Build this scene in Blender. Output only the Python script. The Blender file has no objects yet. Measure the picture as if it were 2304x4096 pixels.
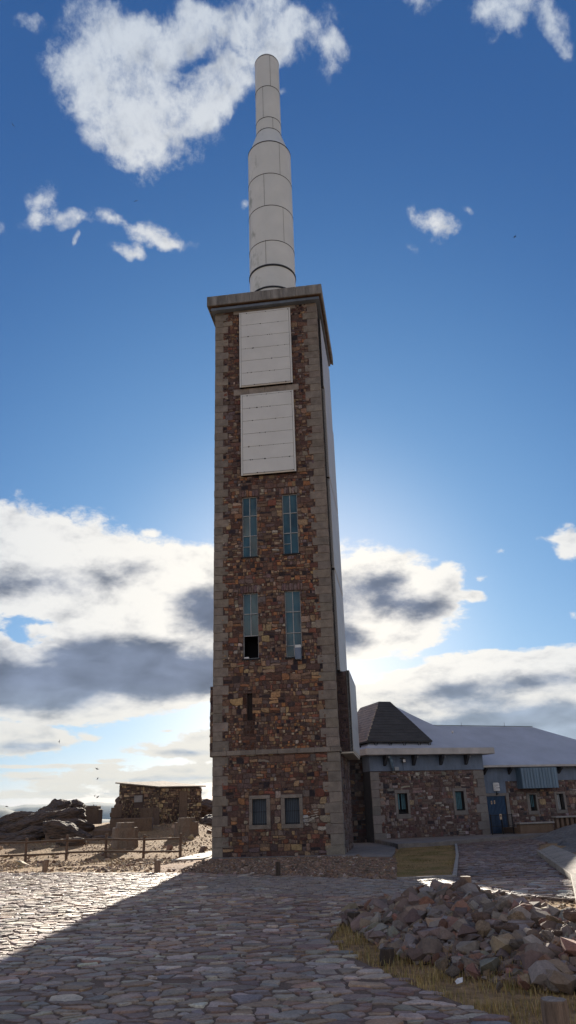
import bpy, bmesh, math, random
import numpy as np
from mathutils import Vector, Matrix, noise, Euler
PI = math.pi
rad = math.radians
scene = bpy.context.scene
COL = scene.collection

# ---------------------------------------------------------------- materials
def new_mat(name):
    m = bpy.data.materials.new(name); m.use_nodes = True
    nt = m.node_tree; b = nt.nodes['Principled BSDF']
    return m, nt, b

def nd(nt, typ, **kw):
    n = nt.nodes.new(typ)
    for k, v in kw.items(): setattr(n, k, v)
    return n

def mix_rgb(nt, mode, fac, a, b):
    n = nt.nodes.new('ShaderNodeMix'); n.data_type = 'RGBA'; n.blend_type = mode
    for sock, v in ((n.inputs[0], fac), (n.inputs[6], a), (n.inputs[7], b)):
        if hasattr(v, 'links'): nt.links.new(v, sock)
        elif isinstance(v, (int, float)): sock.default_value = v
        else: sock.default_value = (*v, 1)
    return n.outputs[2]

def ramp(nt, fac, stops, interp='LINEAR'):
    r = nt.nodes.new('ShaderNodeValToRGB'); r.color_ramp.interpolation = interp
    e = r.color_ramp.elements
    while len(e) < len(stops): e.new(0.5)
    for i, (p, c) in enumerate(stops):
        e[i].position = p; e[i].color = (*c, 1) if not isinstance(c, (int, float)) else (c, c, c, 1)
    nt.links.new(fac, r.inputs[0]); return r.outputs[0]

def noise_tex(nt, scale, detail=5, rough=.6, stretch=(1, 1, 1), coord='Object', dist=0):
    tc = nd(nt, 'ShaderNodeTexCoord'); mp = nd(nt, 'ShaderNodeMapping'); mp.inputs['Scale'].default_value = stretch
    nt.links.new(tc.outputs[coord], mp.inputs[0])
    n = nd(nt, 'ShaderNodeTexNoise'); n.inputs['Scale'].default_value = scale; n.inputs['Detail'].default_value = detail
    n.inputs['Roughness'].default_value = rough; n.inputs['Distortion'].default_value = dist
    nt.links.new(mp.outputs[0], n.inputs['Vector']); return n.outputs['Fac']

def bump(nt, b, height, dist=.01, strength=1.):
    bp = nd(nt, 'ShaderNodeBump'); bp.inputs['Distance'].default_value = dist; bp.inputs['Strength'].default_value = strength
    nt.links.new(height, bp.inputs['Height']); nt.links.new(bp.outputs[0], b.inputs['Normal'])

def surf(name, col, rough=.85, var=.3, scale=3., bscale=25., bdist=.01, stretch=(1, 1, 1), attr=False, col2=None, fine=.25, spec=.4, metal=0, objrand=0, dist=0):
    """weathered surface: colour varied by two noises, bump by a fine one"""
    m, nt, b = new_mat(name)
    n1 = noise_tex(nt, scale, 6, .62, stretch, dist=dist); n2 = noise_tex(nt, bscale, 5, .65, stretch)
    if attr:
        a = nd(nt, 'ShaderNodeAttribute', attribute_name='Col'); base = a.outputs['Color']
        base = mix_rgb(nt, 'MULTIPLY', 1., base, col)
    else:
        base = col
    if objrand:
        oi = nd(nt, 'ShaderNodeObjectInfo')
        r = ramp(nt, oi.outputs['Random'], [(0, tuple([1 - objrand] * 3)), (.5, (1, 1, 1)), (1, (1 + objrand, 1 + objrand * .9, 1 + objrand * .8))])
        base = mix_rgb(nt, 'MULTIPLY', 1., base, r)
    if col2:
        f = ramp(nt, n1, [(.42, 0.), (.62, 1.)]); base = mix_rgb(nt, 'MIX', f, base, col2)
    v = ramp(nt, n1, [(.25, 1 - var), (.75, 1 + var * .7)])
    c = mix_rgb(nt, 'MULTIPLY', 1., base, v)
    v2 = ramp(nt, n2, [(.3, 1 - fine), (.7, 1 + fine)])
    c = mix_rgb(nt, 'MULTIPLY', 1., c, v2)
    nt.links.new(c, b.inputs['Base Color'])
    b.inputs['Roughness'].default_value = rough; b.inputs['Specular IOR Level'].default_value = spec; b.inputs['Metallic'].default_value = metal
    if bdist: bump(nt, b, n2, bdist)
    return m

M = {}
M['stone'] = surf('rubble_stone', (1, 1, 1), .85, .42, 7, 26, .03, attr=True, fine=.4)
M['mortar'] = surf('old_mortar', (.105, .07, .058), .95, .45, 1.6, 28, .03, fine=.4, col2=(.07, .048, .042))
M['mortar_b'] = surf('house_mortar', (.12, .09, .082), .95, .35, 1.6, 45, .02, fine=.3)
M['ashlar'] = surf('quoin_ashlar', (.20, .175, .15), .9, .42, 2.6, 40, .012, attr=True, fine=.26)
M['ashlar_b'] = surf('house_ashlar', (.19, .175, .165), .9, .22, 5, 60, .006, attr=True, fine=.18)
M['concrete'] = surf('weathered_concrete', (.20, .14, .10), .92, .55, 2.6, 26, .015, stretch=(1.5, 1.5, .7), fine=.35, col2=(.11, .075, .052))
M['pave_grey'] = surf('plinth_concrete', (.17, .155, .145), .92, .4, 2.2, 30, .01, fine=.25)
M['concrete_grey'] = surf('grey_concrete', (.25, .235, .22), .92, .35, 2.2, 30, .008, fine=.22)
M['ramp'] = surf('ramp_concrete', (.25, .22, .185), .9, .4, 1.8, 22, .02, fine=.3)
M['wood_dark'] = surf('rotten_wood', (.06, .045, .035), .95, .5, 5, 40, .006, stretch=(7, 7, .45), fine=.3)
M['concrete_pale'] = surf('pale_concrete', (.36, .33, .28), .9, .3, 2.2, 30, .012, fine=.22)
M['cap'] = surf('stained_cornice', (.20, .195, .185), .9, .7, 2.0, 30, .006, stretch=(1.6, 1.6, .25), fine=.15)
M['soffit'] = surf('cornice_soffit', (.13, .085, .06), .9, .5, 2.0, 30, .006, fine=.2)
M['rust'] = surf('rusty_metal', (.22, .09, .035), .9, .5, 3, 30, .004)
M['panel'] = surf('cladding_paint', (.55, .57, .56), .55, .10, .9, 50, .001, fine=.02, spec=.4)
M['panel_shaded'] = surf('shaded_cladding_paint', (.38, .39, .39), .55, .1, .9, 50, .001, fine=.03)  # same cladding paint, darkened to put the flank's shade into its colour
M['panel_edge'] = surf('cladding_edge', (.50, .46, .38), .6, .15, 1.5, 50, .001, fine=.05)
M['joint'] = surf('dark_joint', (.02, .02, .022), .9, .3, 8, 30, 0)
M['blue_band'] = surf('blue_grey_render', (.135, .175, .24), .85, .35, 1.5, 40, .004, stretch=(1.5, 1.5, .5), fine=.1)
M['blue_metal'] = surf('blue_sheet_metal', (.12, .19, .26), .55, .4, 2.2, 40, .002, stretch=(3, 3, .2), fine=.06)
M['blue_door'] = surf('blue_door_paint', (.018, .055, .12), .6, .35, 3, 40, .002, stretch=(3, 3, .3), fine=.1)
M['roofwhite'] = surf('white_roof_coating', (.36, .40, .47), .8, .16, .7, 30, .012, fine=.05)
M['eave'] = surf('eave_slab_paint', (.42, .41, .40), .85, .3, 1.4, 40, .004, stretch=(1, 1, .6), fine=.1)
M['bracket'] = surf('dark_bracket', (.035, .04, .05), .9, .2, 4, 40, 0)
M['bracket_tip'] = surf('bracket_pipe', (.3, .32, .34), .7, .2, 4, 40, 0)
M['shutter'] = surf('teal_shutter', (.10, .24, .29), .6, .3, 4, 30, .002, fine=.1)
M['shutter_w'] = surf('pale_shutter', (.45, .48, .50), .6, .2, 4, 30, .002, fine=.1)
M['iron'] = surf('dark_iron', (.018, .018, .02), .7, .3, 6, 30, 0, spec=.3)
M['frame'] = surf('window_frame_metal', (.30, .32, .33), .6, .3, 8, 30, 0)
M['wood'] = surf('weathered_wood', (.13, .085, .06), .9, .5, 4, 40, .006, stretch=(6, 6, .5), fine=.3)
M['wood_rail'] = surf('weathered_rail', (.12, .08, .055), .9, .5, 3, 40, .004, stretch=(.6, 5, 5), fine=.3)
M['wood_grey'] = surf('old_bollard_wood', (.20, .14, .10), .9, .55, 5, 40, .006, stretch=(7, 7, .45), fine=.3)
M['wood_top'] = surf('bollard_end_grain', (.24, .20, .17), .95, .5, 18, 60, .006, fine=.3)
M['hut_roof'] = surf('old_slab_roof', (.21, .165, .13), .95, .35, 1.2, 20, .02, fine=.3)
M['pedestal'] = surf('stained_pedestal', (.25, .20, .155), .92, .6, 2.2, 22, .015, stretch=(1.6, 1.6, .6), fine=.3, col2=(.15, .105, .075))
M['sand'] = surf('dry_earth', (.35, .235, .125), 1., .5, .6, 7, .07, col2=(.21, .135, .078), fine=.5, spec=.1)
M['rock'] = surf('dark_schist', (.21, .14, .095), .85, .7, 1.8, 6, .2, stretch=(.7, 1, 3.6), col2=(.06, .05, .046), fine=.7, dist=.8)
M['slope_rock'] = surf('grey_rock_bank', (.14, .13, .12), .9, .5, 1.1, 9, .06, stretch=(1, 1, 2), fine=.4)
M['bed'] = surf('pavement_bed', (.17, .125, .10), 1., .35, 2, 40, .02, fine=.35, spec=.15)
M['flag'] = surf('flagstone', (.84, .76, .68), .6, .38, 5, 38, .016, attr=True, fine=.34, spec=.45)
M['pebble'] = surf('pebble', (1, 1, 1), .9, .25, 9, 45, .004, attr=True, fine=.2)
M['grass'] = surf('dry_grass_blade', (1, 1, 1), .9, .2, 3, 20, 0, attr=True, spec=.2)
M['brown_earth'] = surf('brown_stony_earth', (.20, .12, .08), 1., .5, .9, 12, .03, col2=(.30, .19, .11), fine=.4, spec=.1)
M['turf'] = surf('thin_turf', (.33, .215, .10), 1., .6, .9, 14, .04, col2=(.12, .10, .035), fine=.4, spec=.1)
M['shingle'] = surf('dark_shingle', (.045, .047, .05), .8, .4, 1.2, 24, .012, stretch=(1, 1, 3), fine=.35)
M['shingle_sunlit'] = surf('sunlit_shingle', (.25, .18, .13), .55, .4, 1.6, 24, .02, stretch=(1, 1, 3), fine=.4)  # shingle colour lightened to paint grazing sun on the left face
M['hill'] = surf('far_hill', (.07, .08, .06), 1., .2, .0006, .004, 0, fine=.1)
M['white'] = surf('white_paint', (.6, .6, .6), .7, .1, 6, 30, 0)
M['ink'] = surf('dark_ink', (.05, .05, .06), .8, .1, 6, 30, 0)
M['sticker'] = surf('tan_sticker', (.5, .38, .26), .7, .3, 30, 60, 0)
M['bird'] = surf('bird_feather', (.015, .014, .016), .8, .2, 20, 30, 0)
M['black'] = surf('dark_interior', (.02, .02, .023), 1., .1, 6, 30, 0, spec=0)
M['stain'] = surf('tarry_stain', (.022, .014, .012), .8, .6, 6, 30, .004, stretch=(3, 3, .6))
for nm, c in (('rock_grey', (.215, .18, .15)), ('rock_red', (.24, .125, .085)), ('rock_tan', (.26, .19, .125)), ('rock_mauve', (.19, .13, .10))):
    M[nm] = surf(nm, c, .92, .4, 3.5, 22, .02, fine=.35, objrand=.28, spec=.25)

def glass_mat(name, col, rough=.08, col2=None):
    m, nt, b = new_mat(name)
    n = noise_tex(nt, 1.1, 3, .5, (1.5, 1.5, .5)); c = ramp(nt, n, [(.35, col), (.68, col2 or tuple(x * 1.8 for x in col))])
    nt.links.new(c, b.inputs['Base Color']); b.inputs['Roughness'].default_value = rough; b.inputs['Specular IOR Level'].default_value = .38
    n2 = noise_tex(nt, 1.4, 2, .5); bump(nt, b, n2, .01)
    return m
M['glass'] = glass_mat('old_window_glass', (.006, .035, .055), .14, (.04, .115, .15))
M['shutglass'] = glass_mat('blue_grey_blind', (.055, .075, .105), .5, (.07, .10, .13))
M['lampglass'] = glass_mat('lamp_glass', (.5, .48, .45), .2, (.7, .68, .65))

def radome_mat():
    m, nt, b = new_mat('radome_shell')
    n1 = noise_tex(nt, .8, 4, .5); n2 = noise_tex(nt, 1.0, 7, .68, (1.6, 1.6, .7))
    v = ramp(nt, n1, [(.3, (.52, .555, .545)), (.7, (.60, .63, .615))])
    tc = nd(nt, 'ShaderNodeTexCoord'); sx = nd(nt, 'ShaderNodeSeparateXYZ'); nt.links.new(tc.outputs['Object'], sx.inputs[0])
    mr = nd(nt, 'ShaderNodeMapRange'); mr.inputs[1].default_value = -.15; mr.inputs[2].default_value = -1.0; nt.links.new(sx.outputs[0], mr.inputs[0])
    st = ramp(nt, n2, [(.55, 0.), (.68, 1.)])
    mm = nd(nt, 'ShaderNodeMath', operation='MULTIPLY'); nt.links.new(mr.outputs[0], mm.inputs[0]); nt.links.new(st, mm.inputs[1])
    m2 = nd(nt, 'ShaderNodeMath', operation='MULTIPLY'); nt.links.new(mm.outputs[0], m2.inputs[0]); m2.inputs[1].default_value = .75
    c = mix_rgb(nt, 'MIX', m2.outputs[0], v, (.17, .21, .18))
    nt.links.new(c, b.inputs['Base Color']); b.inputs['Roughness'].default_value = .55
    return m
M['radome'] = radome_mat()

# ---------------------------------------------------------------- objects
def tag(o, label=None, cat=None, group=None, kind=None):
    if label: o['label'] = label
    if cat: o['category'] = cat
    if group: o['group'] = group
    if kind: o['kind'] = kind
    return o

def empty(name, loc, rz=0, label=None, cat=None, group=None):
    o = bpy.data.objects.new(name, None); COL.objects.link(o); o.location = loc; o.rotation_euler = (0, 0, rz)
    o.empty_display_size = .3
    return tag(o, label, cat, group)

class MB:
    """collects faces for ONE mesh object"""
    def __init__(s): s.v = []; s.f = []; s.c = []; s.m = []; s.sm = []
    def add(s, verts, faces, col=(1, 1, 1), mi=0, smooth=False):
        o = len(s.v); s.v += [tuple(p) for p in verts]; s.c += [col] * len(verts)
        s.f += [tuple(i + o for i in f) for f in faces]; s.m += [mi] * len(faces); s.sm += [smooth] * len(faces)
    def box(s, a, b, col=(1, 1, 1), mi=0):
        x0, y0, z0 = a; x1, y1, z1 = b
        s.add([(x0, y0, z0), (x1, y0, z0), (x1, y1, z0), (x0, y1, z0), (x0, y0, z1), (x1, y0, z1), (x1, y1, z1), (x0, y1, z1)],
              [(0, 3, 2, 1), (4, 5, 6, 7), (0, 1, 5, 4), (1, 2, 6, 5), (2, 3, 7, 6), (3, 0, 4, 7)], col, mi)
    def bbox(s, a, b, e=.01, col=(1, 1, 1), mi=0, mat=None):
        """box with chamfered edges"""
        bm = bmesh.new(); bmesh.ops.create_cube(bm, size=1)
        for v in bm.verts: v.co = Vector([a[i] + (v.co[i] + .5) * (b[i] - a[i]) for i in range(3)])
        bmesh.ops.bevel(bm, geom=bm.edges[:], offset=e, segments=1, affect='EDGES')
        if mat: bm.transform(mat)
        bm.verts.index_update()
        s.add([v.co[:] for v in bm.verts], [[v.index for v in f.verts] for f in bm.faces], col, mi); bm.free()
    def tube(s, p, q, r, r2=None, n=10, col=(1, 1, 1), mi=0, smooth=True, capmi=None):
        p = Vector(p); q = Vector(q); d = (q - p).normalized(); r2 = r if r2 is None else r2
        a = d.orthogonal().normalized(); b = d.cross(a)
        vs = [p + (a * math.cos(2 * PI * i / n) + b * math.sin(2 * PI * i / n)) * r for i in range(n)] + \
             [q + (a * math.cos(2 * PI * i / n) + b * math.sin(2 * PI * i / n)) * r2 for i in range(n)]
        s.add(vs, [(i, (i + 1) % n, n + (i + 1) % n, n + i) for i in range(n)], col, mi, smooth)
        s.add(vs, [tuple(range(n))[::-1], tuple(range(n, 2 * n))], col, mi if capmi is None else capmi)
    def lathe(s, prof, n=48, c=(0, 0), col=(1, 1, 1), mi=0, caps=True):
        vs = []
        for r, z in prof: vs += [(c[0] + r * math.cos(2 * PI * i / n), c[1] + r * math.sin(2 * PI * i / n), z) for i in range(n)]
        fs = [(k * n + i, k * n + (i + 1) % n, (k + 1) * n + (i + 1) % n, (k + 1) * n + i) for k in range(len(prof) - 1) for i in range(n)]
        s.add(vs, fs, col, mi, True)
        if caps: s.add(vs, [tuple(range(n))[::-1], tuple(range(len(prof) * n - n, len(prof) * n))], col, mi)
    def quad(s, *p, col=(1, 1, 1), mi=0): s.add(p, [tuple(range(len(p)))], col, mi)
    def build(s, name, mats, parent=None, label=None):
        me = bpy.data.meshes.new(name); me.from_pydata(s.v, [], s.f)
        for m in (mats if isinstance(mats, (list, tuple)) else [mats]): me.materials.append(M[m] if isinstance(m, str) else m)
        me.polygons.foreach_set('material_index', s.m); me.polygons.foreach_set('use_smooth', s.sm)
        at = me.color_attributes.new('Col', 'FLOAT_COLOR', 'POINT')
        c = np.ones((len(s.v), 4), 'f'); c[:, :3] = np.array(s.c, 'f'); at.data.foreach_set('color', c.ravel())
        me.update()
        o = bpy.data.objects.new(name, me); COL.objects.link(o)
        if parent: o.parent = parent
        if label: o['label'] = label
        return o

# ---------------------------------------------------------------- irregular stones (power diagram)
def clip(poly, nx, ny, d):
    """keep the side nx*x+ny*y <= d"""
    out = []; n = len(poly)
    for i in range(n):
        a = poly[i]; b = poly[(i + 1) % n]
        da = nx * a[0] + ny * a[1] - d; db = nx * b[0] + ny * b[1] - d
        if da <= 0: out.append(a)
        if (da < 0 < db) or (db < 0 < da):
            t = da / (da - db); out.append((a[0] + (b[0] - a[0]) * t, a[1] + (b[1] - a[1]) * t))
    return out

def cells(x0, x1, y0, y1, size, seed, ax=1., var=.45, gap=.012, drop=.15, keep=None, jit=.46, stag=0):
    rnd = random.Random(seed); x0 /= ax; x1 /= ax
    nx = max(1, int((x1 - x0) / size)); ny = max(1, int((y1 - y0) / size)); sx = (x1 - x0) / nx; sy = (y1 - y0) / ny
    g = {}
    for i in range(-1, nx + 1):
        for j in range(-1, ny + 1):
            if rnd.random() < drop: continue
            g[i, j] = (x0 + (i + .5 + stag * .5 * (j % 2) + rnd.uniform(-jit, jit)) * sx, y0 + (j + .5 + rnd.uniform(-jit, jit) * .8) * sy, (rnd.random() ** 2 * var * size) ** 2)
    out = []
    for (i, j), (px, py, w) in g.items():
        if not (x0 <= px <= x1 and y0 <= py <= y1): continue
        if keep and not keep(px * ax, py): continue
        R = size * 1.25; poly = [(px - R, py - R), (px + R, py - R), (px + R, py + R), (px - R, py + R)]
        nb = []
        for a in (-2, -1, 0, 1, 2):
            for b in (-2, -1, 0, 1, 2):
                q = g.get((i + a, j + b))
                if q and (a or b): nb.append(((q[0] - px) ** 2 + (q[1] - py) ** 2, q))
        nb.sort(key=lambda t: t[0])
        for d2, (qx, qy, w2) in nb:
            d = math.sqrt(d2) + 1e-9; ux = (qx - px) / d; uy = (qy - py) / d
            t = (d2 + w - w2) / (2 * d) - gap * rnd.uniform(.4, 1.3)
            poly = clip(poly, ux, uy, ux * px + uy * py + t)
            if len(poly) < 3: break
        if len(poly) < 3: continue
        for (a, b, c) in ((-1, 0, -x0), (1, 0, x1), (0, -1, -y0), (0, 1, y1)):
            poly = clip(poly, a, b, c)
            if len(poly) < 3: break
        if len(poly) < 3: continue
        out.append([(p[0] * ax, p[1]) for p in poly])
    return out

def area(p): return .5 * abs(sum(p[i][0] * p[(i + 1) % len(p)][1] - p[(i + 1) % len(p)][0] * p[i][1] for i in range(len(p))))

def stone(mb, poly, h, col, fn, rnd, tilt=.05, mi=0, inset=.22, cut=(.1, .24)):
    n = len(poly); pts = []
    for i in range(n):                       # round the corners once
        a = poly[i]; b = poly[(i + 1) % n]; L = math.hypot(b[0] - a[0], b[1] - a[1])
        if L < .012: pts.append(((a[0] + b[0]) / 2, (a[1] + b[1]) / 2)); continue
        k = rnd.uniform(*cut); wob = L * .06
        for t in ((k, .5, 1 - k) if L > .12 else (k, 1 - k)): w_ = rnd.uniform(-wob, wob); pts.append((a[0] + (b[0] - a[0]) * t + (b[1] - a[1]) / L * w_, a[1] + (b[1] - a[1]) * t - (b[0] - a[0]) / L * w_))
    n = len(pts); cx = sum(p[0] for p in pts) / n; cy = sum(p[1] for p in pts) / n
    tx = rnd.gauss(0, tilt); ty = rnd.gauss(0, tilt)
    f = lambda s, z: [fn(cx + (p[0] - cx) * s, cy + (p[1] - cy) * s, max(.002, z + (p[0] - cx) * tx * s + (p[1] - cy) * ty * s + rnd.uniform(-.08, .08) * h) if z > 0 else z) for p in pts]
    vs = f(1, -.01) + f(.96, h * .62) + f(1 - inset, h)
    fs = [(k * n + i, k * n + (i + 1) % n, (k + 1) * n + (i + 1) % n, (k + 1) * n + i) for k in (0, 1) for i in range(n)] + [tuple(range(2 * n, 3 * n))]
    mb.add(vs, fs, col, mi)

TOWER_PAL = [((.31, .215, .125), 14), ((.29, .145, .07), 9), ((.27, .20, .145), 12), ((.15, .095, .07), 14), ((.10, .05, .04), 19), ((.20, .085, .055), 12), ((.31, .26, .20), 6), ((.028, .022, .028), 11), ((.15, .115, .115), 12), ((.38, .34, .29), 3)]
HOUSE_PAL = [((.16, .095, .085), 20), ((.20, .155, .14), 16), ((.11, .065, .062), 16), ((.27, .23, .20), 14), ((.04, .035, .042), 12), ((.36, .33, .30), 9), ((.30, .21, .14), 8), ((.20, .11, .08), 8), ((.17, .16, .17), 8)]
HUT_PAL = [((.46, .34, .19), 34), ((.28, .19, .12), 22), ((.12, .08, .06), 25), ((.38, .32, .22), 12), ((.06, .045, .04), 10)]
FLAG_PAL = [((.34, .29, .25), 26), ((.27, .205, .175), 24), ((.42, .38, .34), 16), ((.215, .155, .14), 18), ((.36, .255, .18), 11), ((.27, .255, .26), 10), ((.56, .53, .48), 7)]
def pick(rnd, pal):
    t = rnd.uniform(0, sum(w for _, w in pal))
    for c, w in pal:
        t -= w
        if t <= 0: break
    k = rnd.uniform(.8, 1.2); return tuple(x * k * rnd.uniform(.93, 1.07) for x in c)

def clip_holes(poly, holes):
    cx = sum(p[0] for p in poly) / len(poly); cy = sum(p[1] for p in poly) / len(poly)
    for (a, b, c, d) in holes:
        xs = [p[0] for p in poly]; ys = [p[1] for p in poly]
        if max(xs) <= a or min(xs) >= b or max(ys) <= c or min(ys) >= d: continue
        opts = [(a - cx, (1, 0, a)), (cx - b, (-1, 0, -b)), (c - cy, (0, 1, c)), (cy - d, (0, -1, -d))]
        dist, pl = max(opts, key=lambda t: t[0])
        if dist < -.12: return None
        poly = clip(poly, *pl)
        if len(poly) < 3: return None
    return poly

def courses(x0, x1, y0, y1, size, seed, gap=.01):
    """random rubble brought roughly to courses: angular blocks of very mixed size"""
    r = random.Random(seed); out = []; sd = seed * 1.7
    wav = lambda x, k: .05 * size / .13 * noise.noise(Vector((x * 1.6, k * 3.1, sd))) + .018 * noise.noise(Vector((x * 6, k * 2.3, sd + 5)))
    y = y0; k = 0
    while y < y1 - .03:
        h = size * r.choice((.7, .85, 1., 1.15, 1.35, 1.7)); yt = min(y1, y + h)
        x = x0 - r.uniform(0, size)
        while x < x1:
            w = h * r.choice((.6, .8, 1., 1.2, 1.5, 2.0)) * r.uniform(.85, 1.15); xa, xb = max(x, x0), min(x + w, x1)
            if xb - xa > .035:
                j = lambda: r.uniform(-.13, .13) * min(h, w)
                lo = lambda xx: max(y0, y + (wav(xx, k) if k else 0)); hi = lambda xx: min(y1, yt + (wav(xx, k + 1) if yt < y1 else 0))
                sl = j() * .8; sr = j() * .8; g = gap * r.uniform(.5, 1.6)
                parts = [(xa, xb, 0., 1.)]
                q = r.random()
                if h > size * 1.1 and q < .4: t = r.uniform(.35, .65); parts = [(xa, xb, 0., t), (xa, xb, t, 1.)]
                elif w > h * 1.5 and q < .6: t = r.uniform(.35, .65); parts = [(xa, xa + (xb - xa) * t, 0., 1.), (xa + (xb - xa) * t, xb, 0., .55), (xa + (xb - xa) * t, xb, .55, 1.)]
                for (a, b, t0, t1) in parts:
                    m = (a + b) / 2 + j() * .3
                    f = lambda xx, t, s: (xx, lo(xx) + (hi(xx) - lo(xx)) * t + s)
                    P = [f(a + g + sl * (t0 - .5), t0, g), f(m, t0, g + j() * .25), f(b - g + sr * (t0 - .5), t0, g), f(b - g + sr * .2, (t0 + t1) / 2, 0), f(b - g + sr * (t1 - .5), t1, -g), f(m + j() * .3, t1, -g + j() * .25), f(a + g + sl * (t1 - .5), t1, -g), f(a + g + sl * .2, (t0 + t1) / 2, 0)]
                    if r.random() < .5:                       # knock a corner off
                        c = r.choice((0, 2, 4, 6)); P[c] = tuple((P[c][i] * 1.2 + P[c - 1][i] + P[(c + 1) % 8][i]) / 3.2 for i in (0, 1))
                    P = [(min(max(p[0], x0), x1), p[1]) for p in P]
                    out.append(P)
            x += w
        y = yt; k += 1
    return out

def rubble(mb, x0, x1, y0, y1, size, seed, fn, pal, holes=(), hts=(.006, .032), colfn=None, ax=1.15, mi=1, gap=.012, var=1.0, tilt=.06, blend=(.105, .07, .06)):
    rnd = random.Random(seed * 7 + 1)
    for poly in courses(x0, x1, y0, y1, size, seed, gap * .6):
        if holes: poly = clip_holes(poly, holes)
        if not poly or area(poly) < .0016: continue
        cx = sum(p[0] for p in poly) / len(poly); cy = sum(p[1] for p in poly) / len(poly)
        c = pick(rnd, pal)
        if colfn: c = colfn(cx, cy, c, rnd)
        h = rnd.uniform(*hts)
        if blend and rnd.random() < .5: t = rnd.uniform(.3, .85); c = tuple(a * (1 - t) + b * t for a, b in zip(c, blend))
        if max(c) < .06: h = .006
        stone(mb, poly, h, c, fn, rnd, tilt, mi, .16, (.1, .2))

def plate(mb, x0, x1, y0, y1, holes, fn, depth, mi=0, revmi=0):
    """flat wall face with rectangular openings and their reveals; fn(a,b,n) maps to space"""
    xs = sorted({x0, x1, *[v for h in holes for v in h[:2]]}); ys = sorted({y0, y1, *[v for h in holes for v in h[2:4]]})
    for i in range(len(xs) - 1):
        for j in range(len(ys) - 1):
            cx = (xs[i] + xs[i + 1]) / 2; cy = (ys[j] + ys[j + 1]) / 2
            if any(h[0] < cx < h[1] and h[2] < cy < h[3] for h in holes): continue
            mb.quad(fn(xs[i], ys[j], 0), fn(xs[i + 1], ys[j], 0), fn(xs[i + 1], ys[j + 1], 0), fn(xs[i], ys[j + 1], 0), mi=mi)
    for h in holes:
        a, b, c, d = h[:4]; D = -(h[4] if len(h) > 4 else depth)
        for p, q in (((a, c), (b, c)), ((b, c), (b, d)), ((b, d), (a, d)), ((a, d), (a, c))):
            mb.quad(fn(*p, 0), fn(*q, 0), fn(*q, D), fn(*p, D), mi=revmi)
# ================================================================ TOWER
TA = (-3.31, 31.87, 0.0); TYAW = rad(-7.5); TW = 5.05; TD = 5.6; TH = 25.12
tower = empty('stone_tower', TA, TYAW, 'tall square rubble stone tower with pale corner quoins and white cladding panels', 'tower')
F = lambda a, b, n: (a, -n, b)
Rg = lambda a, b, n: (TW + n, a, b)
Lf = lambda a, b, n: (-n, a, b)
WUP = [(1.26, 1.93, 12.02, 14.87), (3.08, 3.76, 12.03, 14.85)]
WLO = [(1.26, 1.92, 7.55, 10.37), (3.07, 3.75, 7.52, 10.36)]
WGR = [(1.57, 2.13, 1.12, 2.06), (2.85, 3.42, 1.12, 2.06)]
SLIT = (1.40, 1.62, 5.05, 6.13)
holes = [(*w, .22) for w in WUP + WLO] + [(*w, .28) for w in WGR] + [(*SLIT, .12)]
mb = MB()
plate(mb, 0, TW, -.3, TH, holes, F, .22)
plate(mb, 0, TD, -.3, TH, [], Rg, .1); plate(mb, 0, TD, -.3, TH, [], Lf, .1)
mb.quad((0, TD, -.3), (TW, TD, -.3), (TW, TD, TH), (0, TD, TH)); mb.quad((0, 0, TH), (TW, 0, TH), (TW, TD, TH), (0, TD, TH))
# keep stones out of panels, ashlar frames and relieving arches
PAN = [(1.22, 3.78, 20.5, 24.78), (1.26, 3.79, 15.87, 20.09)]
BANDS = [(.90, 4.04, 24.79, 25.06), (.90, 4.04, 20.15, 20.47)]
arches = [(w[0] - .12, w[1] + .12, w[3], w[3] + .36) for w in WUP + WLO]
GFR = [(1.44, 2.28, .97, 2.19), (2.70, 3.55, .97, 2.19)]
sh = WUP + WLO + GFR + arches + [SLIT] + [(p[0] + .1, p[1] - .1, p[2] + .1, p[3] - .1) for p in PAN] + [(-.1, .36, -1, 30), (4.60, 6, -1, 30), (0, 5.1, 3.72, 3.88)]
def tcol(x, z, c, rnd):
    s = c
    if 1.28 < x < 1.70 and 3.9 < z < 6.3: k = (.2 if z > 4.4 else .6) * rnd.uniform(.7, 1.3); return tuple(v * k for v in (.2, .085, .05))
    d = math.hypot((x - 3.86) / .42, (z - 1.38) / .26)
    if d < 1.0 and rnd.random() < .3: k = rnd.uniform(.35, .5); return (k, k, k * 1.02)
    if z > 15 : s = (c[0] * .85, c[1] * .82, c[2] * .84)                 # stones darker in the upper part
    if 7.0 > z > 3.9 or 10.4 < z < 12: s = (s[0] * 1.12, s[1] * 1.04, s[2] * .95)
    if z < 3: s = (s[0] * .9, s[1] * .85, s[2] * .84)
    return s
rubble(mb, .3, 4.75, 0, 25.0, .155, 11, F, TOWER_PAL, sh, colfn=tcol)
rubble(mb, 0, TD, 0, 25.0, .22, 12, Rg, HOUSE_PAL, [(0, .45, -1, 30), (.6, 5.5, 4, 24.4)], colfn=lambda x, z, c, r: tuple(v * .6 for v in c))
rubble(mb, 0, TD, 0, 25.0, .24, 13, Lf, TOWER_PAL, [(0, .45, -1, 30)])
rnd = random.Random(3)
for (a, b, c, d) in arches:                                    # upright stones of the flat arches
    x = a
    while x < b - .05:
        w = rnd.uniform(.09, .16); x2 = min(b, x + w); k = rnd.uniform(-.02, .02)
        p = [(x + .006, c + .01), (x2 - .006, c + .01), (x2 - .004 + k, d - rnd.uniform(0, .1)), (x + .004 + k, d - rnd.uniform(0, .1))]
        stone(mb, p, rnd.uniform(.02, .04), pick(rnd, [((.17, .12, .11), 5), ((.25, .20, .17), 3), ((.26, .13, .08), 1), ((.12, .08, .08), 3)]), F, rnd, .03, 1); x = x2
mb.build('wall', ['mortar', 'stone'], tower)
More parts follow.
